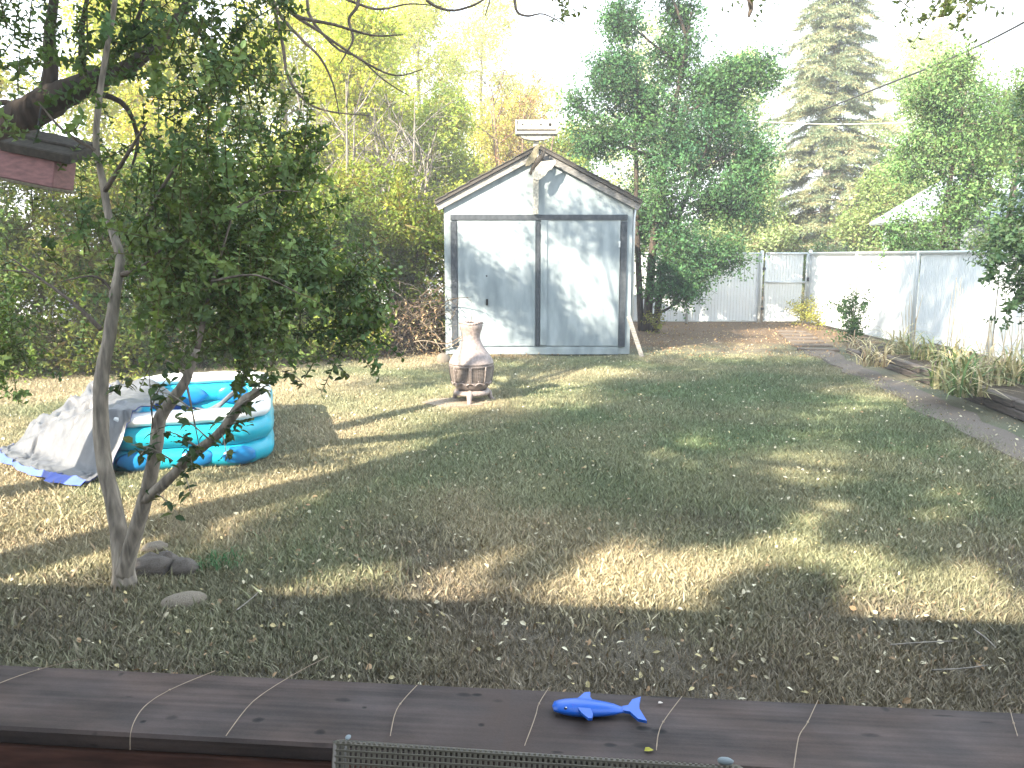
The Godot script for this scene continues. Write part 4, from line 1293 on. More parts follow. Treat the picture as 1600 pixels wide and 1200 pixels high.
func far_trees() -> void:
	var c := [clump(71, 46, 0.5, 0.10), clump(72, 46, 0.5, 0.115)]
	var thin := [clump(73, 26, 0.55, 0.09)]
	var group := "trees beyond the back fence"
	var list := [
		[Vector3(-12.6, 0, -17.5), 8.0, 2.0, "pale yellow tree beyond the far left end of the hedge", Color(0.30, 0.34, 0.07), Color(0.52, 0.46, 0.09), 1.0],
		[Vector3(-8.8, 0, -20.5), 9.5, 2.2, "tall lime-yellow tree behind the small forked tree", Color(0.27, 0.34, 0.06), Color(0.50, 0.46, 0.08), 1.0],
		[Vector3(-6.2, 0, -22.0), 8.8, 1.9, "leafy lime tree beyond the pool, second from the birdhouse side", Color(0.30, 0.36, 0.07), Color(0.50, 0.48, 0.09), 0.9],
		[Vector3(-3.9, 0, -21.0), 8.0, 1.45, "narrow yellow-green tree left of the shed roof", Color(0.25, 0.34, 0.06), Color(0.46, 0.46, 0.08), 1.1],
		[Vector3(-2.0, 0, -22.4), 6.0, 1.25, "low lime tree just left of the birdhouse", Color(0.24, 0.33, 0.07), Color(0.42, 0.44, 0.10), 1.0],
		[Vector3(1.6, 0, -24.0), 5.4, 1.4, "pale green tree behind the right slope of the shed roof", Color(0.24, 0.33, 0.10), Color(0.42, 0.46, 0.16), 1.0],
		[Vector3(11.1, 0, -24.0), 4.3, 1.2, "light green bush behind the side fence, right of the spruce trunk", Color(0.18, 0.28, 0.11), Color(0.32, 0.38, 0.16), 0.9],
		[Vector3(7.4, 0, -25.5), 4.2, 1.5, "pale bushy tree left of the spruce", Color(0.22, 0.30, 0.15), Color(0.34, 0.40, 0.22), 0.8],
		[Vector3(8.4, 0, -31.0), 9.2, 2.1, "tall pale tree showing between the green tree and the spruce", Color(0.28, 0.38, 0.20), Color(0.42, 0.48, 0.28), 1.1],
		[Vector3(-11.0, 0, -24.0), 11.5, 2.6, "tallest pale yellow tree at the upper left", Color(0.30, 0.36, 0.08), Color(0.54, 0.48, 0.10), 1.1],
		[Vector3(-5.0, 0, -26.0), 12.0, 2.0, "tall feathery pale tree left of the open sky", Color(0.30, 0.38, 0.10), Color(0.50, 0.50, 0.15), 1.3],
		[Vector3(-0.4, 0, -27.5), 7.0, 1.9, "light tree far behind the birdhouse", Color(0.34, 0.36, 0.10), Color(0.52, 0.48, 0.16), 0.7],
		[Vector3(14.6, 0, -29.0), 9.0, 2.2, "tall pale tree right of the spruce", Color(0.26, 0.38, 0.20), Color(0.42, 0.48, 0.26), 0.9],
		[Vector3(-3.4, 0, -31.0), 12.5, 2.3, "tall airy pale tree rising behind the narrow yellow-green tree", Color(0.36, 0.42, 0.14), Color(0.52, 0.52, 0.19), 1.15],
		[Vector3(-16.0, 0, -22.0), 11.0, 2.6, "tall yellow-green tree beyond the far left corner", Color(0.26, 0.34, 0.08), Color(0.48, 0.46, 0.10), 1.0],
		[Vector3(20.0, 0, -27.0), 9.0, 2.8, "wide green tree beyond the garage at the far right", Color(0.22, 0.34, 0.14), Color(0.36, 0.44, 0.18), 0.9],
		[Vector3(0.8, 0, -33.0), 8.6, 2.2, "pale tree far behind the shed peak", Color(0.34, 0.42, 0.16), Color(0.50, 0.50, 0.20), 0.5],
		[Vector3(-1.2, 0, -36.0), 13.5, 3.0, "very pale tall tree in the sky gap above the shed", Color(0.46, 0.48, 0.22), Color(0.52, 0.52, 0.26), 1.1],
		[Vector3(-7.5, 0, -33.0), 15.0, 3.2, "highest pale yellow tree behind the left side trees", Color(0.40, 0.44, 0.14), Color(0.52, 0.50, 0.18), 0.9],
		[Vector3(5.6, 0, -37.0), 12.0, 2.6, "very pale tree behind the tall green tree", Color(0.38, 0.46, 0.28), Color(0.48, 0.52, 0.32), 0.9],
		[Vector3(18.0, 0, -36.0), 12.5, 3.0, "very pale tall tree between the spruce and the young green tree", Color(0.36, 0.46, 0.28), Color(0.46, 0.52, 0.32), 1.1],
		[Vector3(14.4, 0, -24.0), 6.2, 2.0, "broad light green tree at the right edge beyond the fence", Color(0.18, 0.30, 0.10), Color(0.34, 0.42, 0.14), 1.0]]
	for i in list.size():
		var q = list[i]
		var r := dice(700 + i)
		var h: float = q[1]
		var w: float = q[2]
		var ca: Color = q[4] * 1.4
		var cb: Color = q[5] * 1.3
		var blobs := []
		var n := 9
		for k in n:
			var t := (k + 0.5) / n
			var a := k * 2.4
			var d := w * 0.55 * sin(PI * clampf(t * 0.85 + 0.12, 0, 1))
			blobs.append([Vector3(cos(a) * d, lerpf(h * 0.22, h * 0.92, t), sin(a) * d), Vector3(w * 0.5, h * 0.1, w * 0.5) * r.randf_range(0.85, 1.2), int(54 * q[6])])
		var trunk := [Vector3.ZERO, Vector3(r.randf_range(-0.2, 0.2), h * 0.3, 0), Vector3(r.randf_range(-0.3, 0.3), h * 0.6, 0), Vector3(0, h * 0.92, 0)]
		tree("yellow_tree" if i < 5 else "green_tree", q[3], "tree", q[0], [[trunk, [0.15, 0.11, 0.07, 0.02]]], blobs, c, ca, cb, 720 + i * 3, M.grey_bark, 0.03, -0.25, group, M.thin_leaf, 3)
	var o := bare_tree("bare_twiggy_tree", "nearly bare tree with pinkish fine twigs behind the birdhouse", Vector3(0.1, 0, -23.0), 6.8, 19, M.dead_wood)
	bare_tree("bare_grey_tree", "bare pale grey branches tangled among the yellow trees left of the shed", Vector3(-3.4, 0, -16.6), 4.9, 23, M.grey_bark)
	bare_tree("bare_grey_tree", "bare pale branches left of the birdhouse, behind the bright yellow-green shrub", Vector3(-2.4, 0, -18.6), 5.0, 27, M.grey_bark)
	foliage(o, [[Vector3(0, 4.2, 0), Vector3(1.1, 1.5, 1.0), 40], [Vector3(0.4, 5.8, 0), Vector3(0.9, 0.8, 0.8), 22]], thin, M.thin_leaf, Color(0.46, 0.36, 0.20), Color(0.52, 0.44, 0.16), 83, -0.5)
	# low far row that closes the view under the crowns
	for i in 11:
		var x := -26.0 + i * 5.4
		var q := dice(900 + i)
		var blobs := []
		for k in 5:
			blobs.append([Vector3(q.randf_range(-2.2, 2.2), q.randf_range(1.0, 3.6), q.randf_range(-1, 1)), Vector3(1.6, 1.1, 1.3), 26])
		tree("distant_tree", ["rounded distant tree showing at the far left", "second distant tree from the left", "distant yellow tree behind the tall lime-yellow tree", "distant pale tree behind the hedge", "distant tree behind the narrow yellow-green tree", "distant tree straight behind the shed", "distant tree behind the tall green tree's left side", "distant tree right of the shed", "distant pale tree behind the spruce", "distant tree behind the neighbour's garage", "distant tree at the far right"][i], "tree", Vector3(x, 0, -38.0 + q.randf_range(-3, 3)), [[[Vector3.ZERO, Vector3(0, 2, 0), Vector3(0, 4, 0)], [0.2, 0.14, 0.05]]], blobs, c, Color(0.42, 0.46, 0.17), Color(0.64, 0.60, 0.27), 950 + i, M.grey_bark, 0.04, -0.4, "distant row of trees", M.thin_leaf, 1)

func green_tree_by_shed() -> void:
	var base := Vector3(2.95, 0, -17.2)
	var c := [clump(81, 48, 0.42, 0.075), clump(82, 48, 0.42, 0.068), spray(83, 16, 0.5, 0.07)]
	var blobs := []
	for b in [
		[Vector3(2.259, 6.188, -17), 0.45, 40], [Vector3(2.085, 5.203, -17), 0.6, 60], [Vector3(2.66, 4.357, -17.2), 0.9, 110], [Vector3(1.713, 4.072, -17), 0.55, 40], [Vector3(3.456, 5.668, -17.4), 0.6, 60], [Vector3(3.427, 6.544, -17.4), 0.4, 30], [Vector3(4.225, 5.119, -17.2), 0.75, 85],
		[Vector3(4.09, 3.945, -17), 0.95, 120], [Vector3(5.083, 5.203, -17), 0.4, 30], [Vector3(3.194, 3.045, -17), 0.9, 105], [Vector3(4.483, 2.772, -16.8), 0.75, 80], [Vector3(2.902, 2.146, -17.5), 0.6, 45], [Vector3(3.684, 1.73, -16.6), 0.7, 70], [Vector3(3.29, 1.08, -16.5), 0.55, 45], [Vector3(4.348, 1.6, -16.6), 0.45, 30], [Vector3(4.761, 3.689, -17), 0.6, 50], [Vector3(1.311, 4.578, -17), 0.3, 12], [Vector3(2.678, 7.392, -17), 0.7, 40], [Vector3(3.713, 0.893, -16.3), 0.35, 20]]:
		blobs.append([b[0] - base, Vector3(b[1], b[1] * 0.9, b[1]), int(b[2] * 1.7)])
	var trunks := [
		[[Vector3(-0.05, 0, 0.1), Vector3(0.0, 1.2, 0.1), Vector3(0.1, 2.6, 0.1), Vector3(0.4, 4.5, 0), Vector3(0.7, 6.5, 0)], [0.11, 0.09, 0.075, 0.05, 0.02]],
		[[Vector3(0.12, 0, 0.2), Vector3(0.25, 1.3, 0.2), Vector3(0.6, 2.6, 0.2), Vector3(1.3, 4.4, 0.2)], [0.08, 0.07, 0.055, 0.02]],
		[[Vector3(-0.15, 0, 0.0), Vector3(-0.25, 1.4, 0.0), Vector3(-0.35, 3.0, 0.1), Vector3(-0.4, 5.4, 0.1)], [0.08, 0.065, 0.05, 0.02]]]
	tree("tall_green_tree", "tall bushy green tree with several trunks beside the shed", "tree", base, trunks, blobs, c, Color(0.045, 0.135, 0.07), Color(0.13, 0.25, 0.085), 801, M.dark_bark, 0.035, -0.2, "", M.leaf, 4)
	# yellow weeds at its foot
	var s := [spray(84, 12, 0.28, 0.06)]
	for q in [["small yellow weed at the foot of the tall green tree", Vector3(2.989, 0, -16.479), 0.16, 22], ["small yellow-green bush beside the gate's right post", Vector3(6.75, 0, -18.475), 0.24, 60], ["tiny yellow plant in the corner right of the gate bush", Vector3(6.664, 0, -17.345), 0.15, 20]]:
		var o := thing("yellow_bush", q[0], "shrub", q[1])
		part("stem", tube_mesh([Vector3.ZERO, Vector3(0.02, q[2] * 1.5, 0)], [0.012, 0.006], 5), M.bark, o)
		foliage(o, [[Vector3(0, q[2] * 1.2, 0), Vector3(q[2], q[2] * 1.4, q[2]), q[3]]], s, M.leaf, Color(0.20, 0.24, 0.06), Color(0.36, 0.34, 0.08), 811, -1.0)
	var d := thing("dark_climbing_shrub", "dark green narrow shrub against the white side fence", "shrub", Vector3(6.292, 0, -14.756))
	part("stem", tube_mesh([Vector3.ZERO, Vector3(0.03, 0.7, 0)], [0.015, 0.006], 5), M.bark, d)
	foliage(d, [[Vector3(0, 0.25, 0), Vector3(0.22, 0.28, 0.22), 60], [Vector3(0.02, 0.65, 0), Vector3(0.24, 0.25, 0.22), 60]], s, M.leaf, Color(0.04, 0.10, 0.04), Color(0.09, 0.16, 0.06), 815, -1.0)

func spruce() -> void:
	var base := Vector3(10.4, 0, -27.0)
	var o := thing("spruce_tree", "tall sunlit spruce with drooping boughs beyond the gate", "tree", base, 0.0, "trees beyond the back fence")
	part("trunk", tube_mesh([Vector3.ZERO, Vector3(0, 5, 0), Vector3(0.1, 13, 0)], [0.2, 0.15, 0.02], 9, 4, 0.05, 2), M.grey_bark, o)
	# a bough tip: short needles all along a forked shoot
	var meshes := []
	for v in 2:
		var r := dice(850 + v)
		var st := begin(false)
		for k in 7:
			var a := lerpf(-0.9, 0.9, k / 6.0) * 0.9
			var d := Vector3(sin(a), r.randf_range(-0.35, -0.05), cos(a))
			var l := r.randf_range(0.35, 0.6)
			st.set_color(Color(0.9, 0.6, 0.5))
			tube(st, [Vector3.ZERO, d * l], [0.008, 0.003], 3)
			for i in 16:
				var p := d * l * (i + 1) / 16.0
				leaf(st, p, (d * 0.6 + on_ball(r)).normalized(), Vector3.UP, 0.085, 0.02, tint(r, 0.35))
		meshes.append(done(st))
	var r := dice(86)
	var places := [[], []]
	var colors := [[], []]
	var y := 0.7
	while y < 12.8:
		var reach := 0.35 + (13.0 - y) * 0.22
		var n := 7
		var off := r.randf() * TAU
		for k in n:
			var a := off + TAU * k / n + r.randf_range(-0.3, 0.3)
			var d := Vector3(cos(a), 0, sin(a))
			var l := reach * r.randf_range(0.5, 1.15)
			var line := [Vector3(0, y, 0), d * l * 0.5 + Vector3(0, y - 0.08 * l, 0), d * l + Vector3(0, y - r.randf_range(0.15, 0.5) * l, 0)]
			part("bough", tube_mesh(line, [0.022, 0.014, 0.004], 5, 3), M.bark, o)
			var q := int(l / 0.085) + 1
			for i in q:
				var t := (i + 0.9) / q
				if t < 0.25:
					continue
				var p: Vector3 = line[0].lerp(line[1], t * 2.0) if t < 0.5 else line[1].lerp(line[2], t * 2.0 - 1.0)
				var s := r.randf_range(0.7, 1.2)
				var which := r.randi() % 2
				places[which].append(Transform3D((Basis(Vector3.UP, atan2(d.x, d.z) + r.randf_range(-1.3, 1.3)) * Basis(Vector3.RIGHT, r.randf_range(-0.2, 0.7))).scaled(Vector3(s, s, s)), p))
				var c := Color(0.17, 0.25, 0.15).lerp(Color(0.52, 0.56, 0.36), r.randf()) 
				colors[which].append(c)
		y += r.randf_range(0.2, 0.42)
	for k in 2:
		many("crown", meshes[k], M.needle, places[k], colors[k], o)

func right_side() -> void:
	var c := [clump(91, 46, 0.4, 0.075), clump(92, 46, 0.4, 0.068)]
	var base := Vector3(8.3, 0, -15.4)
	var blobs := []
	for b in [[Vector3(8.239, 2.437, -15.4), 0.6, 55], [Vector3(7.677, 3.377, -15.4), 0.55, 50], [Vector3(8.465, 3.954, -15.4), 0.7, 75], [Vector3(7.939, 4.525, -15.4), 0.5, 50], [Vector3(9.037, 2.926, -15.6), 0.55, 55], [Vector3(7.428, 1.961, -15.4), 0.35, 26], [Vector3(8.254, 4.976, -15.4), 0.35, 22], [Vector3(8.057, 1.721, -15.4), 0.4, 30]]:
		blobs.append([b[0] - base, Vector3(b[1], b[1], b[1]), b[2]])
	tree("young_green_tree", "young green tree with two thin trunks behind the side fence", "tree", base, [[[Vector3(-0.12, 0, 0), Vector3(-0.1, 1.5, 0), Vector3(-0.05, 3, 0), Vector3(0.1, 4.6, 0)], [0.06, 0.05, 0.04, 0.012]], [[Vector3(0.14, 0, 0), Vector3(0.16, 1.5, 0), Vector3(0.3, 3, 0), Vector3(0.5, 4.2, 0)], [0.055, 0.045, 0.03, 0.01]]], blobs, c, Color(0.10, 0.21, 0.08), Color(0.22, 0.34, 0.12), 871, M.bark, 0.022, -0.3, "", M.leaf, 3)
	var base2 := Vector3(10.4, 0, -17.0)
	tree("pale_green_tree", "pale green tree at the right edge behind the fence", "tree", base2, [[[Vector3.ZERO, Vector3(0, 2, 0), Vector3(0.1, 4.4, 0)], [0.1, 0.08, 0.02]]], [[Vector3(10.084, 4.703, -17) - base2, Vector3(0.7, 0.7, 0.7), 60], [Vector3(10.568, 3.817, -17) - base2, Vector3(0.8, 0.6, 0.8), 60], [Vector3(10.988, 4.829, -17) - base2, Vector3(0.8, 0.8, 0.8), 50]], c, Color(0.14, 0.26, 0.10), Color(0.30, 0.40, 0.16), 876, M.bark, 0.03, -0.3, "", M.thin_leaf, 3)
	for q in [["low green bush behind the side fence's second bay", Vector3(8.6, 0, -17.6), 1.5, 70], ["pale bush between the gate and the spruce", Vector3(8.4, 0, -21.4), 1.5, 60], ["small bush beyond the fence right of the young tree", Vector3(9.0, 0, -14.6), 1.7, 70]]:
		var o := thing("fence_bush", q[0], "shrub", q[1], 0.0, "bushes behind the side fence")
		part("stem", tube_mesh([Vector3.ZERO, Vector3(0.05, q[2], 0)], [0.04, 0.015], 6), M.bark, o)
		foliage(o, [[Vector3(0, q[2], 0), Vector3(0.8, 0.5, 0.7), q[3]]], c, M.leaf, Color(0.14, 0.24, 0.12), Color(0.30, 0.38, 0.18), 880, -0.6)
	# a tree right of the frame: its lowest sprays hang before the fence
	var b3 := Vector3(6.3, 0, -8.2)
	var sp := [spray(95, 15, 0.3, 0.062, true), spray(96, 13, 0.26, 0.058, true)]
	var bl := []
	for b in [[Vector3(5.372, 1.801, -8.6), 0.28, 40], [Vector3(5.269, 1.465, -8.6), 0.25, 38], [Vector3(5.434, 1.269, -8.4), 0.26, 36], [Vector3(5.465, 2.242, -8.3), 0.4, 60], [Vector3(5.262, 1.6, -8.9), 0.16, 14], [Vector3(5.454, 0.987, -8.6), 0.12, 8], [Vector3(5.641, 2.992, -8.3), 0.7, 90]]:
		bl.append([b[0] - b3, Vector3(b[1], b[1], b[1]), b[2]])
	tree("edge_tree", "leafy tree at the right edge with sprays hanging before the white fence", "tree", b3, [[[Vector3.ZERO, Vector3(0, 1.4, 0), Vector3(0.1, 3.4, 0)], [0.07, 0.05, 0.02]]], bl, sp, Color(0.06, 0.13, 0.07), Color(0.12, 0.19, 0.09), 891, M.bark, 0.012, -0.5, "", M.leaf, 4)
	# neighbour's garage
	var g := thing("neighbour_garage", "pale grey garage showing through the leaves at the right edge", "garage", Vector3(13.2, 0, -20.5), 0.35)
	var st := begin(false)
	slab(st, [Vector2(-2.4, 0), Vector2(2.4, 0), Vector2(2.4, 2.5), Vector2(0, 3.7), Vector2(-2.4, 2.5)], 5.0)
	part("wall", done(st), M.siding, g)
	for s in [-1, 1]:
		var rf := begin(false)
		box(rf, Vector3(s * 1.32, 3.12, 0), Vector3(3.0, 0.08, 5.5), 0.01, Basis(Vector3.BACK, -s * 0.4636))
		part("roof", done(rf), M.siding, g)
	# overhead wires
	var w := thing("utility_cable", "dark utility cable rising to the right before the spruce", "cable")
	part("cable", tube_mesh([Vector3(7.858, 5.247, -21), Vector3(8.392, 5.404, -19), Vector3(8.709, 5.476, -17), Vector3(8.961, 5.605, -15.5), Vector3(8.819, 5.663, -13)], [0.02, 0.02, 0.02, 0.02, 0.02], 6, 5), M.wire, w)
	var w2 := thing("pale_wire", "thin pale wire strung level before the spruce", "cable")
	part("wire", tube_mesh([Vector3(5.192, 5.06, -21), Vector3(6.903, 4.935, -21), Vector3(8.61, 4.904, -21), Vector3(10.717, 4.967, -21)], [0.012, 0.012, 0.012, 0.012], 5, 4), M.pale_wire, w2)

# ---------------------------------------------------------------- bed plants, brush pile
func bed_plants() -> void:
	var greens := [Color(0.12, 0.19, 0.07), Color(0.22, 0.26, 0.11), Color(0.42, 0.39, 0.22), Color(0.52, 0.44, 0.28), Color(0.34, 0.25, 0.15)]
	var blades := []
	for k in 5:
		blades.append([strap(0.55, 0.02, 0.55, 0.75, greens[k], 1 + k), strap(0.6, 0.017, 0.75, 0.5, greens[k], 11 + k), strap(0.42, 0.016, 0.4, 0.9, greens[k], 21 + k)])
	var list := [
		[Vector3(4.824, 0.15, -10.525), 46, [3, 3, 4, 2], 0.85, "dry orange-brown daylily clump at the far end of the raised bed"],
		[Vector3(5.807, 0.15, -11.861), 46, [2, 3, 2, 1], 0.9, "straw coloured grass clump, second from the bed's far end"],
		[Vector3(5.847, 0.15, -11.189), 42, [1, 2, 2, 0], 0.85, "yellowing grass clump against the fence in the raised bed"],
		[Vector3(4.81, 0.15, -8.706), 50, [1, 2, 0, 2], 0.85, "yellow-green daylily clump arching over the timber edging"],
		[Vector3(4.77, 0.15, -8.255), 54, [0, 2, 1, 3], 0.9, "green and straw daylily clump arching over the middle of the timbers"],
		[Vector3(5.544, 0.15, -9.019), 56, [2, 2, 1, 3], 0.95, "mostly straw coloured clump in the middle of the bed"],
		[Vector3(5.934, 0.15, -9.112), 50, [0, 1, 2, 3], 0.9, "leafy clump at the right edge of the bed"],
		[Vector3(5.874, 0.15, -10.341), 50, [0, 3, 2, 2], 0.85, "pale clump at the foot of the fence behind the stalks"],
		[Vector3(5.728, 0.05, -13.116), 30, [4, 3, 3, 4], 0.7, "dead brown clump where the path meets the fence"]]
	for i in list.size():
		var q = list[i]
		var r := dice(1000 + i)
		var o := thing("daylily_clump", q[4], "plant", q[0], 0.0, "clumps in the raised bed")
		for k in int(q[1] * 1.5):
			var set_: Array = blades[q[2][r.randi() % 4]]
			var l := part("leaf", set_[r.randi() % 3], M.blade, o)
			var s: float = q[3] * r.randf_range(0.8, 1.5)
			l.transform = Transform3D(Basis(Vector3.UP, r.randf() * TAU) * Basis(Vector3.RIGHT, r.randf_range(-0.25, 0.15)), Vector3(r.randf_range(-0.16, 0.16), 0, r.randf_range(-0.16, 0.16))).scaled_local(Vector3(s * 1.2, s, s))
	var r := dice(66)
	for q in [[Vector3(5.471, 0.15, -9.019), 13, 0.75, "bunch of pale straw flower stalks fanning out of the bed"], [Vector3(6.029, 0.15, -9.506), 9, 0.85, "upright dry stalks at the right end of the bed"], [Vector3(6.103, 0.15, -12.27), 8, 0.9, "thin dry stalks before the fence's second post"], [Vector3(6.667, 0.15, -11.941), 8, 1.1, "tall thin dry stalks in the middle of the white fence"]]:
		var o := thing("dry_stalks", q[3], "plant stalks", q[0], 0.0, "dry stalks in the raised bed")
		for k in q[1]:
			var lean := Vector3(r.randf_range(-0.55, 0.35), 0, r.randf_range(-0.3, 0.3)) * (1.0 if q[2] < 0.8 else 0.35)
			var h: float = q[2] * r.randf_range(0.6, 1.05)
			var p := Vector3(r.randf_range(-0.2, 0.2), 0, r.randf_range(-0.2, 0.2))
			part("stalk", tube_mesh([p, p + lean * h * 0.5 + Vector3(0, h * 0.55, 0), p + lean * h * 1.1 + Vector3(0, h, 0)], [0.006, 0.005, 0.003], 5, 3), M.pale_stem, o)

func brush() -> void:
	var o := thing("brush_pile", "heap of tangled dead brown branches against the shed's left side", "brush pile", Vector3(-1.95, 0, -13.2))
	var r := dice(31)
	var twigs := []
	for v in 6:
		var st := begin()
		var line := [Vector3.ZERO]
		var d := Vector3(0, 0, 1)
		for k in 5:
			d = (d + on_ball(r) * 0.38).normalized()
			line.append(line[-1] + d * 0.17)
		tube(st, line, [0.011, 0.009, 0.008, 0.006, 0.004, 0.002], 5, 2)
		for k in 4:
			var p: Vector3 = line[1 + k]
			var e := (d + on_ball(r) * 1.1).normalized() * r.randf_range(0.12, 0.3)
			tube(st, [p, p + e * 0.5 + on_ball(r) * 0.03, p + e], [0.006, 0.004, 0.002], 4)
		twigs.append(done(st))
	var tones := []
	for k in 3:
		var m: StandardMaterial3D = M.dead_wood.duplicate()
		m.albedo_color = [lin(0.28, 0.21, 0.155), lin(0.12, 0.09, 0.065), lin(0.42, 0.35, 0.26)][k]
		tones.append(m)
	for i in 298:
		var x := r.randf_range(-1.5, 0.82)
		var top := 0.35 + 0.62 * smoothstep(-0.6, 0.5, x)
		var b := part("dead_branch", twigs[r.randi() % 6], tones[r.randi() % 3], o)
		b.transform = Transform3D(Basis(Vector3.UP, r.randf() * TAU) * Basis(Vector3.RIGHT, r.randf_range(-0.7, 0.4)), Vector3(x, r.randf_range(0.03, top), r.randf_range(-0.4, 0.55) * (1.1 - 0.5 * top)))
	var st := begin(false)
	for i in 1400:
		var x := r.randf_range(-1.1, 0.82)
		var top := 0.3 + 0.62 * smoothstep(-0.6, 0.5, x)
		var p := Vector3(x, r.randf_range(0.02, top), r.randf_range(-0.45, 0.5))
		var d := on_ball(r)
		st.set_color(Color.WHITE)
		leaf(st, p, d, Vector3.UP, r.randf_range(0.05, 0.11), r.randf_range(0.02, 0.045), [Color(0.40, 0.27, 0.15), Color(0.56, 0.46, 0.26), Color(0.20, 0.13, 0.08)][r.randi() % 3])
	part("withered_leaves", done(st), M.litter, o).set_meta("kind", "stuff")

# ---------------------------------------------------------------- foreground
func foreground() -> void:
	var turn := -0.0877
	var b := Basis(Vector3.UP, turn)
	var at := Vector3(0.0, 0.0, -1.609)
	var o := thing("wooden_ledge", "weathered brown wooden ledge with red front board along the bottom", "ledge", at, turn)
	var st := begin(false)
	box(st, Vector3(0, 0.651, 0.118), Vector3(6.0, 0.038, 0.236), 0.006)
	part("top_plank", done(st), M.plank_top, o)
	st = begin(false)
	box(st, Vector3(0, 0.588, 0.215), Vector3(6.0, 0.085, 0.034), 0.005)
	part("front_board", done(st), M.plank_red, o)
	st = begin(false)
	box(st, Vector3(0, 0.45, 0.19), Vector3(6.0, 0.17, 0.03), 0.005)
	part("lower_board", done(st), M.plank_dark, o)
	st = begin(false)
	box(st, Vector3(0, 0.26, 0.19), Vector3(6.0, 0.17, 0.03), 0.005)
	part("lower_board", done(st), M.plank_dark, o)
	for k in 5:
		st = begin(false)
		box(st, Vector3(-2.6 + k * 1.3, 0.31, 0.125), Vector3(0.09, 0.64, 0.09), 0.006)
		part("post", done(st), M.plank_dark, o)
	st = begin(false)
	box(st, Vector3(0, -0.02, 1.6), Vector3(7.0, 0.18, 2.7), 0.01)
	var deck := structure("deck_floor", done(st), M.plank_dark)
	deck.transform = Transform3D(b, at)
	# dark knots and scuffs on the plank are shallow dents
	var r := dice(8)
	# dry stems lying across the ledge
	var stems := [
		["dry stem lying across the ledge at the left edge", [Vector3(-0.977, 0.7, -1.678), Vector3(-1.071, 0.677, -1.675), Vector3(-1.121, 0.677, -1.618), Vector3(-1.146, 0.677, -1.571)]],
		["long curved dry stem hanging over the red front board", [Vector3(-0.667, 0.68, -1.664), Vector3(-0.737, 0.678, -1.587), Vector3(-0.762, 0.678, -1.521), Vector3(-0.752, 0.678, -1.446), Vector3(-0.752, 0.64, -1.433)]],
		["dry stem on the ledge, second long one from the left", [Vector3(-0.419, 0.7, -1.69), Vector3(-0.491, 0.678, -1.645), Vector3(-0.543, 0.678, -1.542), Vector3(-0.557, 0.678, -1.421)]],
		["short dry stem left of the woven chair back", [Vector3(-0.206, 0.68, -1.604), Vector3(-0.233, 0.678, -1.533), Vector3(-0.239, 0.678, -1.486), Vector3(-0.237, 0.678, -1.421)]],
		["thin dry stem by the toy shark's nose", [Vector3(0.08, 0.68, -1.594), Vector3(0.056, 0.678, -1.533), Vector3(0.047, 0.678, -1.486), Vector3(0.024, 0.678, -1.39)]],
		["dry stem just right of the toy shark's tail", [Vector3(0.36, 0.68, -1.559), Vector3(0.303, 0.678, -1.468), Vector3(0.284, 0.678, -1.421), Vector3(0.273, 0.678, -1.376)]],
		["dry stem on the right part of the ledge", [Vector3(0.642, 0.68, -1.544), Vector3(0.593, 0.678, -1.468), Vector3(0.556, 0.678, -1.416), Vector3(0.51, 0.678, -1.313)]],
		["faint dry stem at the right end of the ledge", [Vector3(1.024, 0.68, -1.51), Vector3(1.003, 0.678, -1.464), Vector3(0.984, 0.678, -1.421)]]]
	for q in stems:
		var s := thing("dried_vine", q[0], "stem", Vector3.ZERO, 0.0, "dry stems lying on the ledge")
		var radii := []
		for k in q[1].size():
			radii.append(0.0009)
		part("shoot", tube_mesh(q[1], radii, 5, 5, 0.3, 3), M.vine, s)
		var knot := part("node", pebble(3, Vector3(0.0025, 0.002, 0.0025), 0.2, 5, 7), M.vine, s)
		knot.position = q[1][1]
	# toy shark lying on its side
	var k := thing("toy_shark", "small bright blue plastic toy shark lying on the ledge", "toy", Vector3(0.176, 0.67, -1.503), turn + 0.02)
	k.position.y = 0.672
	var body := begin()
	var spine := []
	for i in 15:
		var t := i / 14.0
		var x := lerpf(-0.09, 0.066, t)
		var hh := 0.0
		hh = 0.027 * pow(sin(PI * pow(clampf(t * 0.88 + 0.07, 0, 1), 0.72)), 0.85) + 0.0015
		if t > 0.85:
			hh = maxf(hh * 0.9, 0.006)
		var zc := -0.004 + 0.004 * t
		var ring := []
		for q in 14:
			var a := TAU * q / 14
			ring.append(Vector3(x, 0.013 + sin(a) * hh * 0.46 * (1.0 if t < 0.8 else 0.7), zc + cos(a) * hh))
		spine.append(ring)
	for i in 14:
		for q in 14:
			var j := (q + 1) % 14
			quad(body, spine[i][q], spine[i][j], spine[i + 1][j], spine[i + 1][q])
	for q in 14:
		tri(body, Vector3(-0.094, 0.014, -0.003), spine[0][(q + 1) % 14], spine[0][q])
	part("body", done(body), M.toy_blue, k)
	var lay := Transform3D(Basis(Vector3.RIGHT, -PI / 2), Vector3(0, 0.014, 0))
	var fin := begin(false)
	slab(fin, [Vector2(-0.052, 0.018), Vector2(-0.038, 0.036), Vector2(-0.026, 0.055), Vector2(-0.014, 0.057), Vector2(-0.015, 0.038), Vector2(-0.006, 0.018)], 0.006, lay)
	part("dorsal_fin", done(fin), M.toy_blue, k)
	fin = begin(false)
	slab(fin, [Vector2(-0.042, -0.016), Vector2(-0.016, -0.018), Vector2(-0.012, -0.042), Vector2(-0.014, -0.062), Vector2(-0.022, -0.062), Vector2(-0.034, -0.04)], 0.005, Transform3D(Basis(Vector3.RIGHT, -PI / 2 - 0.12), Vector3(0, 0.02, 0)))
	part("pectoral_fin", done(fin), M.toy_blue, k)
	fin = begin(false)
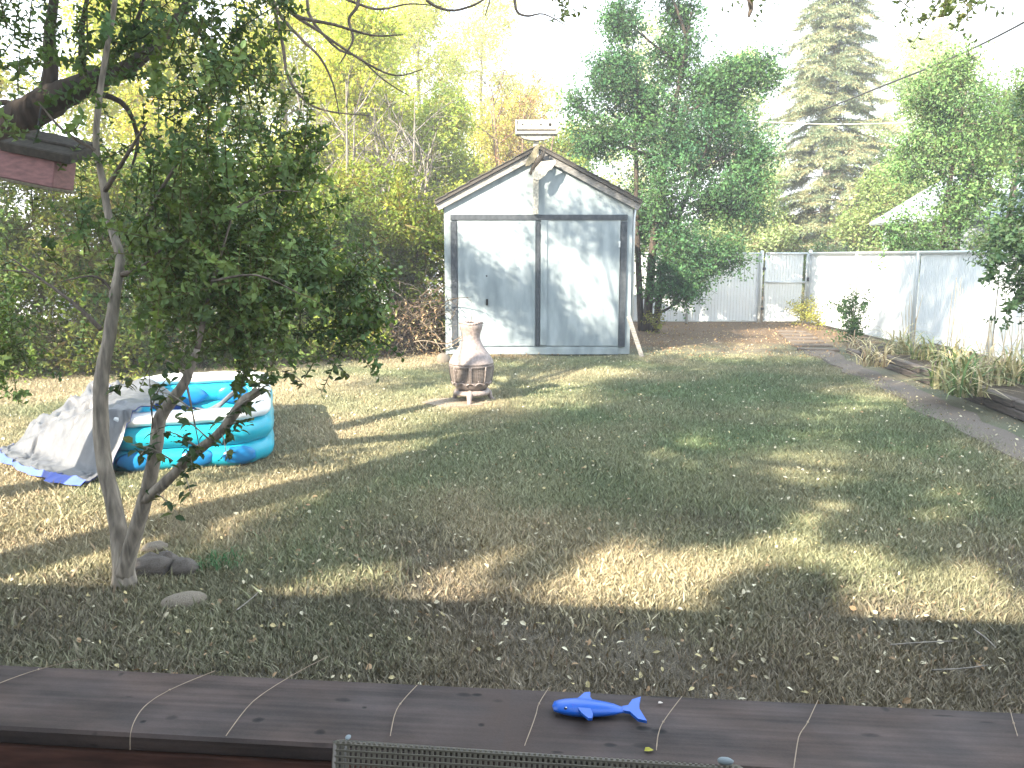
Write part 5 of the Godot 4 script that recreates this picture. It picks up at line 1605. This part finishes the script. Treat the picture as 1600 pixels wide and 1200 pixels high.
	slab(fin, [Vector2(0.05, 0.008), Vector2(0.062, 0.012), Vector2(0.072, 0.034), Vector2(0.091, 0.046), Vector2(0.085, 0.016), Vector2(0.084, 0.0), Vector2(0.095, -0.042), Vector2(0.078, -0.036), Vector2(0.064, -0.011), Vector2(0.05, -0.008)], 0.006, lay)
	part("tail_fin", done(fin), M.toy_blue, k)
	var eye := part("eye", pebble(1, Vector3(0.0035, 0.002, 0.0035), 0.0, 6, 10), M.black, k)
	eye.position = Vector3(-0.066, 0.020, 0.014)
	var glint := part("eye_white", pebble(1, Vector3(0.002, 0.0015, 0.002), 0.0, 6, 8), M.white_plastic, k)
	glint.position = Vector3(-0.0652, 0.0216, 0.0138)
	for q in 3:
		var gill := part("gill", tube_mesh([Vector3(-0.052 + q * 0.004, 0.0235, 0.006), Vector3(-0.05 + q * 0.004, 0.0205, 0.016)], [0.0008, 0.0008], 4), M.toy_violet, k)
		gill.position.y = 0.001
	# a yellow leaf and a pale one on the ledge
	for q in [["round yellow leaf on the ledge above the chair back", Vector3(0.26, 0.674, -1.382), 0.02, Color(0.34, 0.31, 0.05)], ["tiny pale leaf on the ledge right of the shark", Vector3(0.312, 0.674, -1.544), 0.012, Color(0.6, 0.52, 0.46)]]:
		var l := begin(false)
		leaf(l, Vector3(-q[2] * 0.5, 0, 0), Vector3.RIGHT, Vector3.UP, q[2], q[2] * 0.7, q[3], true)
		var n := thing("single_leaf", q[0], "leaf", q[1], 0.3)
		part("blade", done(l), M.litter, n)
	# chair with a woven sling back
	var c0: Vector3 = Vector3(-0.247, 0.93, -1.022)
	var c1: Vector3 = Vector3(0.302, 0.93, -0.965)
	var along := (c1 - c0).normalized()
	var wide := (c1 - c0).length()
	var chair := thing("patio_chair", "patio chair with grey woven sling back at the bottom", "chair", Vector3(c0.x, 0.07, c0.z), -atan2(along.z, along.x))
	var top := 0.86
	var low := 0.36
	var back := Vector3(0, -1, 0.28).normalized()
	var tall := (top - low) / -back.y
	var weave := begin(false)
	var nx := 74
	var ny := 62
	for i in nx:
		var x := wide * (i + 0.5) / nx
		var p := Vector3(x, top, 0)
		box(weave, p + back * tall / 2, Vector3(wide / nx * 0.56, tall, 0.0022), 0.0006, Basis(Vector3.RIGHT, back.cross(Vector3.RIGHT) * -1.0, back).orthonormalized() * Basis(Vector3.RIGHT, PI / 2))
	var wv := part("woven_back", done(weave), M.sling, chair)
	wv.set_meta("kind", "stuff")
	var across := begin(false)
	for j in ny:
		var p := Vector3(wide / 2, top, 0.0006) + back * tall * (j + 0.5) / ny
		box(across, p, Vector3(wide, 0.0034, 0.0018), 0.0006)
	part("woven_back", done(across), M.sling, chair).set_meta("kind", "stuff")
	for s in 2:
		var x := wide * s + (-0.004 if s else 0.004)
		part("back_upright", tube_mesh([Vector3(x, top - 0.01, -0.012), Vector3(x, top, -0.012) + back * tall, Vector3(x, 0.0, 0.12)], [0.012, 0.013, 0.013], 8), M.chair_metal, chair)
		var cap := part("end_cap", pebble(2, Vector3(0.004 + 0.007 * s, 0.002 + 0.003 * s, 0.006), 0.05, 7, 12), M.siding, chair)
		cap.position = Vector3(x + (-0.014 if s else 0.014), top + 0.006, 0)
		part("front_leg", tube_mesh([Vector3(x, 0.36, 0.58), Vector3(x, 0.0, 0.6)], [0.013, 0.013], 8), M.chair_metal, chair)
		part("arm", tube_mesh([Vector3(x, 0.58, 0.08), Vector3(x, 0.6, 0.3), Vector3(x, 0.56, 0.52), Vector3(x, 0.36, 0.58)], [0.013, 0.014, 0.014, 0.013], 8, 4), M.chair_metal, chair)
	var seat := begin(false)
	box(seat, Vector3(wide / 2, 0.36, 0.36), Vector3(wide, 0.012, 0.46), 0.004)
	part("seat", done(seat), M.sling, chair)
	part("top_bar", tube_mesh([Vector3(0, top - 0.012, -0.012), Vector3(wide, top - 0.016, -0.012)], [0.005, 0.005], 8), M.chair_metal, chair)
	# fallen sticks on the near lawn
	var sticks := [["pale fallen stick, upper of the two long ones at lower right", [Vector3(1.542, 0, -3.036), Vector3(1.684, 0, -3.057), Vector3(1.813, 0, -3.068)]], ["pale fallen stick, lower of the two long ones at lower right", [Vector3(1.608, 0, -2.836), Vector3(1.724, 0, -2.846), Vector3(1.847, 0, -2.874)]], ["short fallen stick slanting beside the long ones", [Vector3(1.961, 0, -3.174), Vector3(1.966, 0, -3.09), Vector3(1.958, 0, -3.01)]], ["thin twig lying on the bare soil at left", [Vector3(-1.233, 0, -3.357), Vector3(-1.204, 0, -3.489), Vector3(-1.192, 0, -3.595)]]]
	for q in sticks:
		var s := thing("fallen_stick", q[0], "stick", Vector3.ZERO, 0.0, "fallen sticks on the lawn")
		var line := []
		for p in q[1]:
			line.append(p + Vector3(0, 0.035, 0))
		part("stick", tube_mesh(line, [0.0035, 0.003, 0.002], 5, 3, 0.15, 2), M.grey_bark, s)
	# green weed by the stones
	var weed := thing("green_weed", "small bright green weed patch right of the small tree", "plant", Vector3(-1.52, -0, -3.953))
	for i in 60:
		var m := part("leaf", strap(0.09, 0.008, 0.9, 0.6, Color(0.07, 0.16, 0.06), i % 5), M.blade, weed)
		m.transform = Transform3D(Basis(Vector3.UP, r.randf() * TAU), Vector3(r.randf_range(-0.11, 0.11), 0, r.randf_range(-0.12, 0.12))).scaled_local(Vector3.ONE * r.randf_range(0.6, 1.2))

func house() -> void:
	# the house that the photograph was taken from; its eave shades the near lawn
	var o := thing("house", "house behind the camera whose eave shades the near lawn", "house", Vector3(0, 0, 0), -0.0877)
	var st := begin(false)
	box(st, Vector3(1.0, 1.3, 4.6), Vector3(13.0, 2.6, 7.6), 0.01)
	part("wall", done(st), M.house_wall, o)
	for s in [-1, 1]:
		var l := 4.9
		var rb := Basis(Vector3.RIGHT, s * 0.36)
		st = begin(false)
		box(st, Vector3(1.0, 2.62 + sin(0.36) * l / 2, 4.6 + s * cos(0.36) * l / 2), Vector3(13.8, 0.14, l), 0.01, rb)
		part("roof", done(st), M.roofing, o)
	st = begin(false)
	box(st, Vector3(1.0, 1.05, 0.785), Vector3(1.8, 2.0, 0.02), 0.004)
	part("patio_door", done(st), M.fence_white, o)

# ----------------------------------------------------------------
func _ready() -> void:
	var cam := Camera3D.new()
	cam.name = "camera"
	cam.fov = 51.498
	cam.near = 0.05
	cam.far = 900.0
	cam.position = Vector3(0, 1.6, 0)
	cam.rotation = Vector3(-0.15940, 0, 0)
	add_child(cam)
	cam.current = true
	var env := Environment.new()
	env.background_mode = Environment.BG_SKY
	var sky := Sky.new()
	var sm := ProceduralSkyMaterial.new()
	sm.sky_top_color = lin(0.42, 0.50, 0.59)
	sm.sky_horizon_color = lin(0.70, 0.73, 0.75)
	sm.sky_curve = 0.2
	sm.ground_bottom_color = lin(0.12, 0.10, 0.07)
	sm.ground_horizon_color = lin(0.3, 0.3, 0.28)
	sm.sun_angle_max = 4.0
	sky.sky_material = sm
	env.sky = sky
	env.tonemap_mode = Environment.TONE_MAPPER_LINEAR
	env.tonemap_exposure = 5.8
	env.fog_enabled = true
	env.fog_density = 0.0042
	env.fog_light_color = Color(0.97, 0.98, 1.0)
	env.sdfgi_enabled = true
	env.ssao_enabled = true
	env.ssil_enabled = true
	var we := WorldEnvironment.new()
	we.name = "environment"
	we.environment = env
	add_child(we)
	var sun := DirectionalLight3D.new()
	sun.name = "sun"
	sun.light_energy = 1.2
	sun.light_color = Color(1.0, 0.95, 0.86)
	sun.light_angular_distance = 0.5
	sun.shadow_enabled = true
	sun.look_at_from_position(SUN_BACK * 10.0, Vector3.ZERO, Vector3.UP)
	add_child(sun)
	gap.seed = 3
	gap.frequency = 0.75
	gap.fractal_octaves = 2
	patch.seed = 8
	patch.frequency = 0.45
	patch.fractal_octaves = 3
	openings = [[Vector3(0.337, 0, -3.669), 0.26, 0.26], [Vector3(0.727, 0, -3.559), 0.32, 0.26], [Vector3(1.462, 0, -4.182), 0.27, 0.26], [Vector3(1.848, 0, -3.559), 0.33, 0.26], [Vector3(1.871, -0, -4.069), 0.22, 0.26], [Vector3(2.278, 0, -3.786), 0.24, 0.26], [Vector3(1.965, 0, -4.847), 0.23, 0.26], [Vector3(0.614, 0, -4.162), 0.23, 0.26], [Vector3(1.03, -0, -4.069), 0.20, 0.26], [Vector3(2.272, 0, -3.389), 0.25, 0.26], [Vector3(-0.336, 0, -3.595), 0.26, 0.26], [Vector3(-1.055, 0, -3.595), 0.26, 0.26], [Vector3(-0.681, 0, -3.826), 0.20, 0.26], [Vector3(-0.069, -0, -4.087), 0.20, 0.26], [Vector3(2.275, 0, -3.669), 0.27], [Vector3(1.454, 0, -6.735), 0.37], [Vector3(2.128, -0, -5.838), 0.32], [Vector3(3.98, 0, -8.698), 0.37], [Vector3(-2.473, -0, -3.953), 0.72], [Vector3(-2.297, -0, -4.3), 0.47], [Vector3(-1.96, 0, -5.232), 0.47], [Vector3(-1.394, 0, -5.232), 0.42], [Vector3(-1.509, 0, -6.784), 0.47], [Vector3(-0.797, 0, -6.437), 0.42], [Vector3(-1.017, 0, -7.75), 0.42], [Vector3(-0.08, 0, -9.851), 0.62], [Vector3(0.948, 0, -10.604), 0.57], [Vector3(-0.768, 0, -8.544), 0.62], [Vector3(0.365, 0, -8.94), 0.52], [Vector3(2.847, 0, -13.539), 0.52], [Vector3(4.682, 0, -14.868), 0.42], [Vector3(-4.997, 0, -8.25), 0.62], [Vector3(-4.76, 0, -12.504), 0.62], [Vector3(-1.716, 0, -11.754), 0.52], [Vector3(2.826, 0, -4.978), 0.27], [Vector3(-0.404, 2.697, -12.9), 0.67], [Vector3(-0.661, 2.102, -12.9), 0.37], [Vector3(-0.102, 1.6, -12.9), 0.42], [Vector3(-0.416, 0.368, -12.9), 0.52], [Vector3(0.909, 2.697, -12.9), 0.32], [Vector3(0.82, 1.499, -12.9), 0.40], [Vector3(1.492, 1.194, -12.9), 0.40], [Vector3(1.139, 0.68, -12.9), 0.37], [Vector3(-0.455, 0.288, -8.6), 0.47], [Vector3(7.1, 0.9, -11.9), 0.57], [Vector3(7.1, 0.4, -12.6), 0.47], [Vector3(7.1, 1.2, -16), 0.42], [Vector3(6.3, 1.1, -19.1), 0.6]]
	materials()
	M.timber_grey = M.grey_board.duplicate()
	M.timber_grey.albedo_color = lin(0.30, 0.29, 0.28)
	ground()
	path_and_bed()
	house()
	fence()
	shed()
	far_trees()
	spruce()
	green_tree_by_shed()
	right_side()
	shrubs()
	big_tree()
	old_tree()
	near_tree()
	pool()
	chiminea()
	brush()
	bed_plants()
	foreground()
	grass()
	fallen()
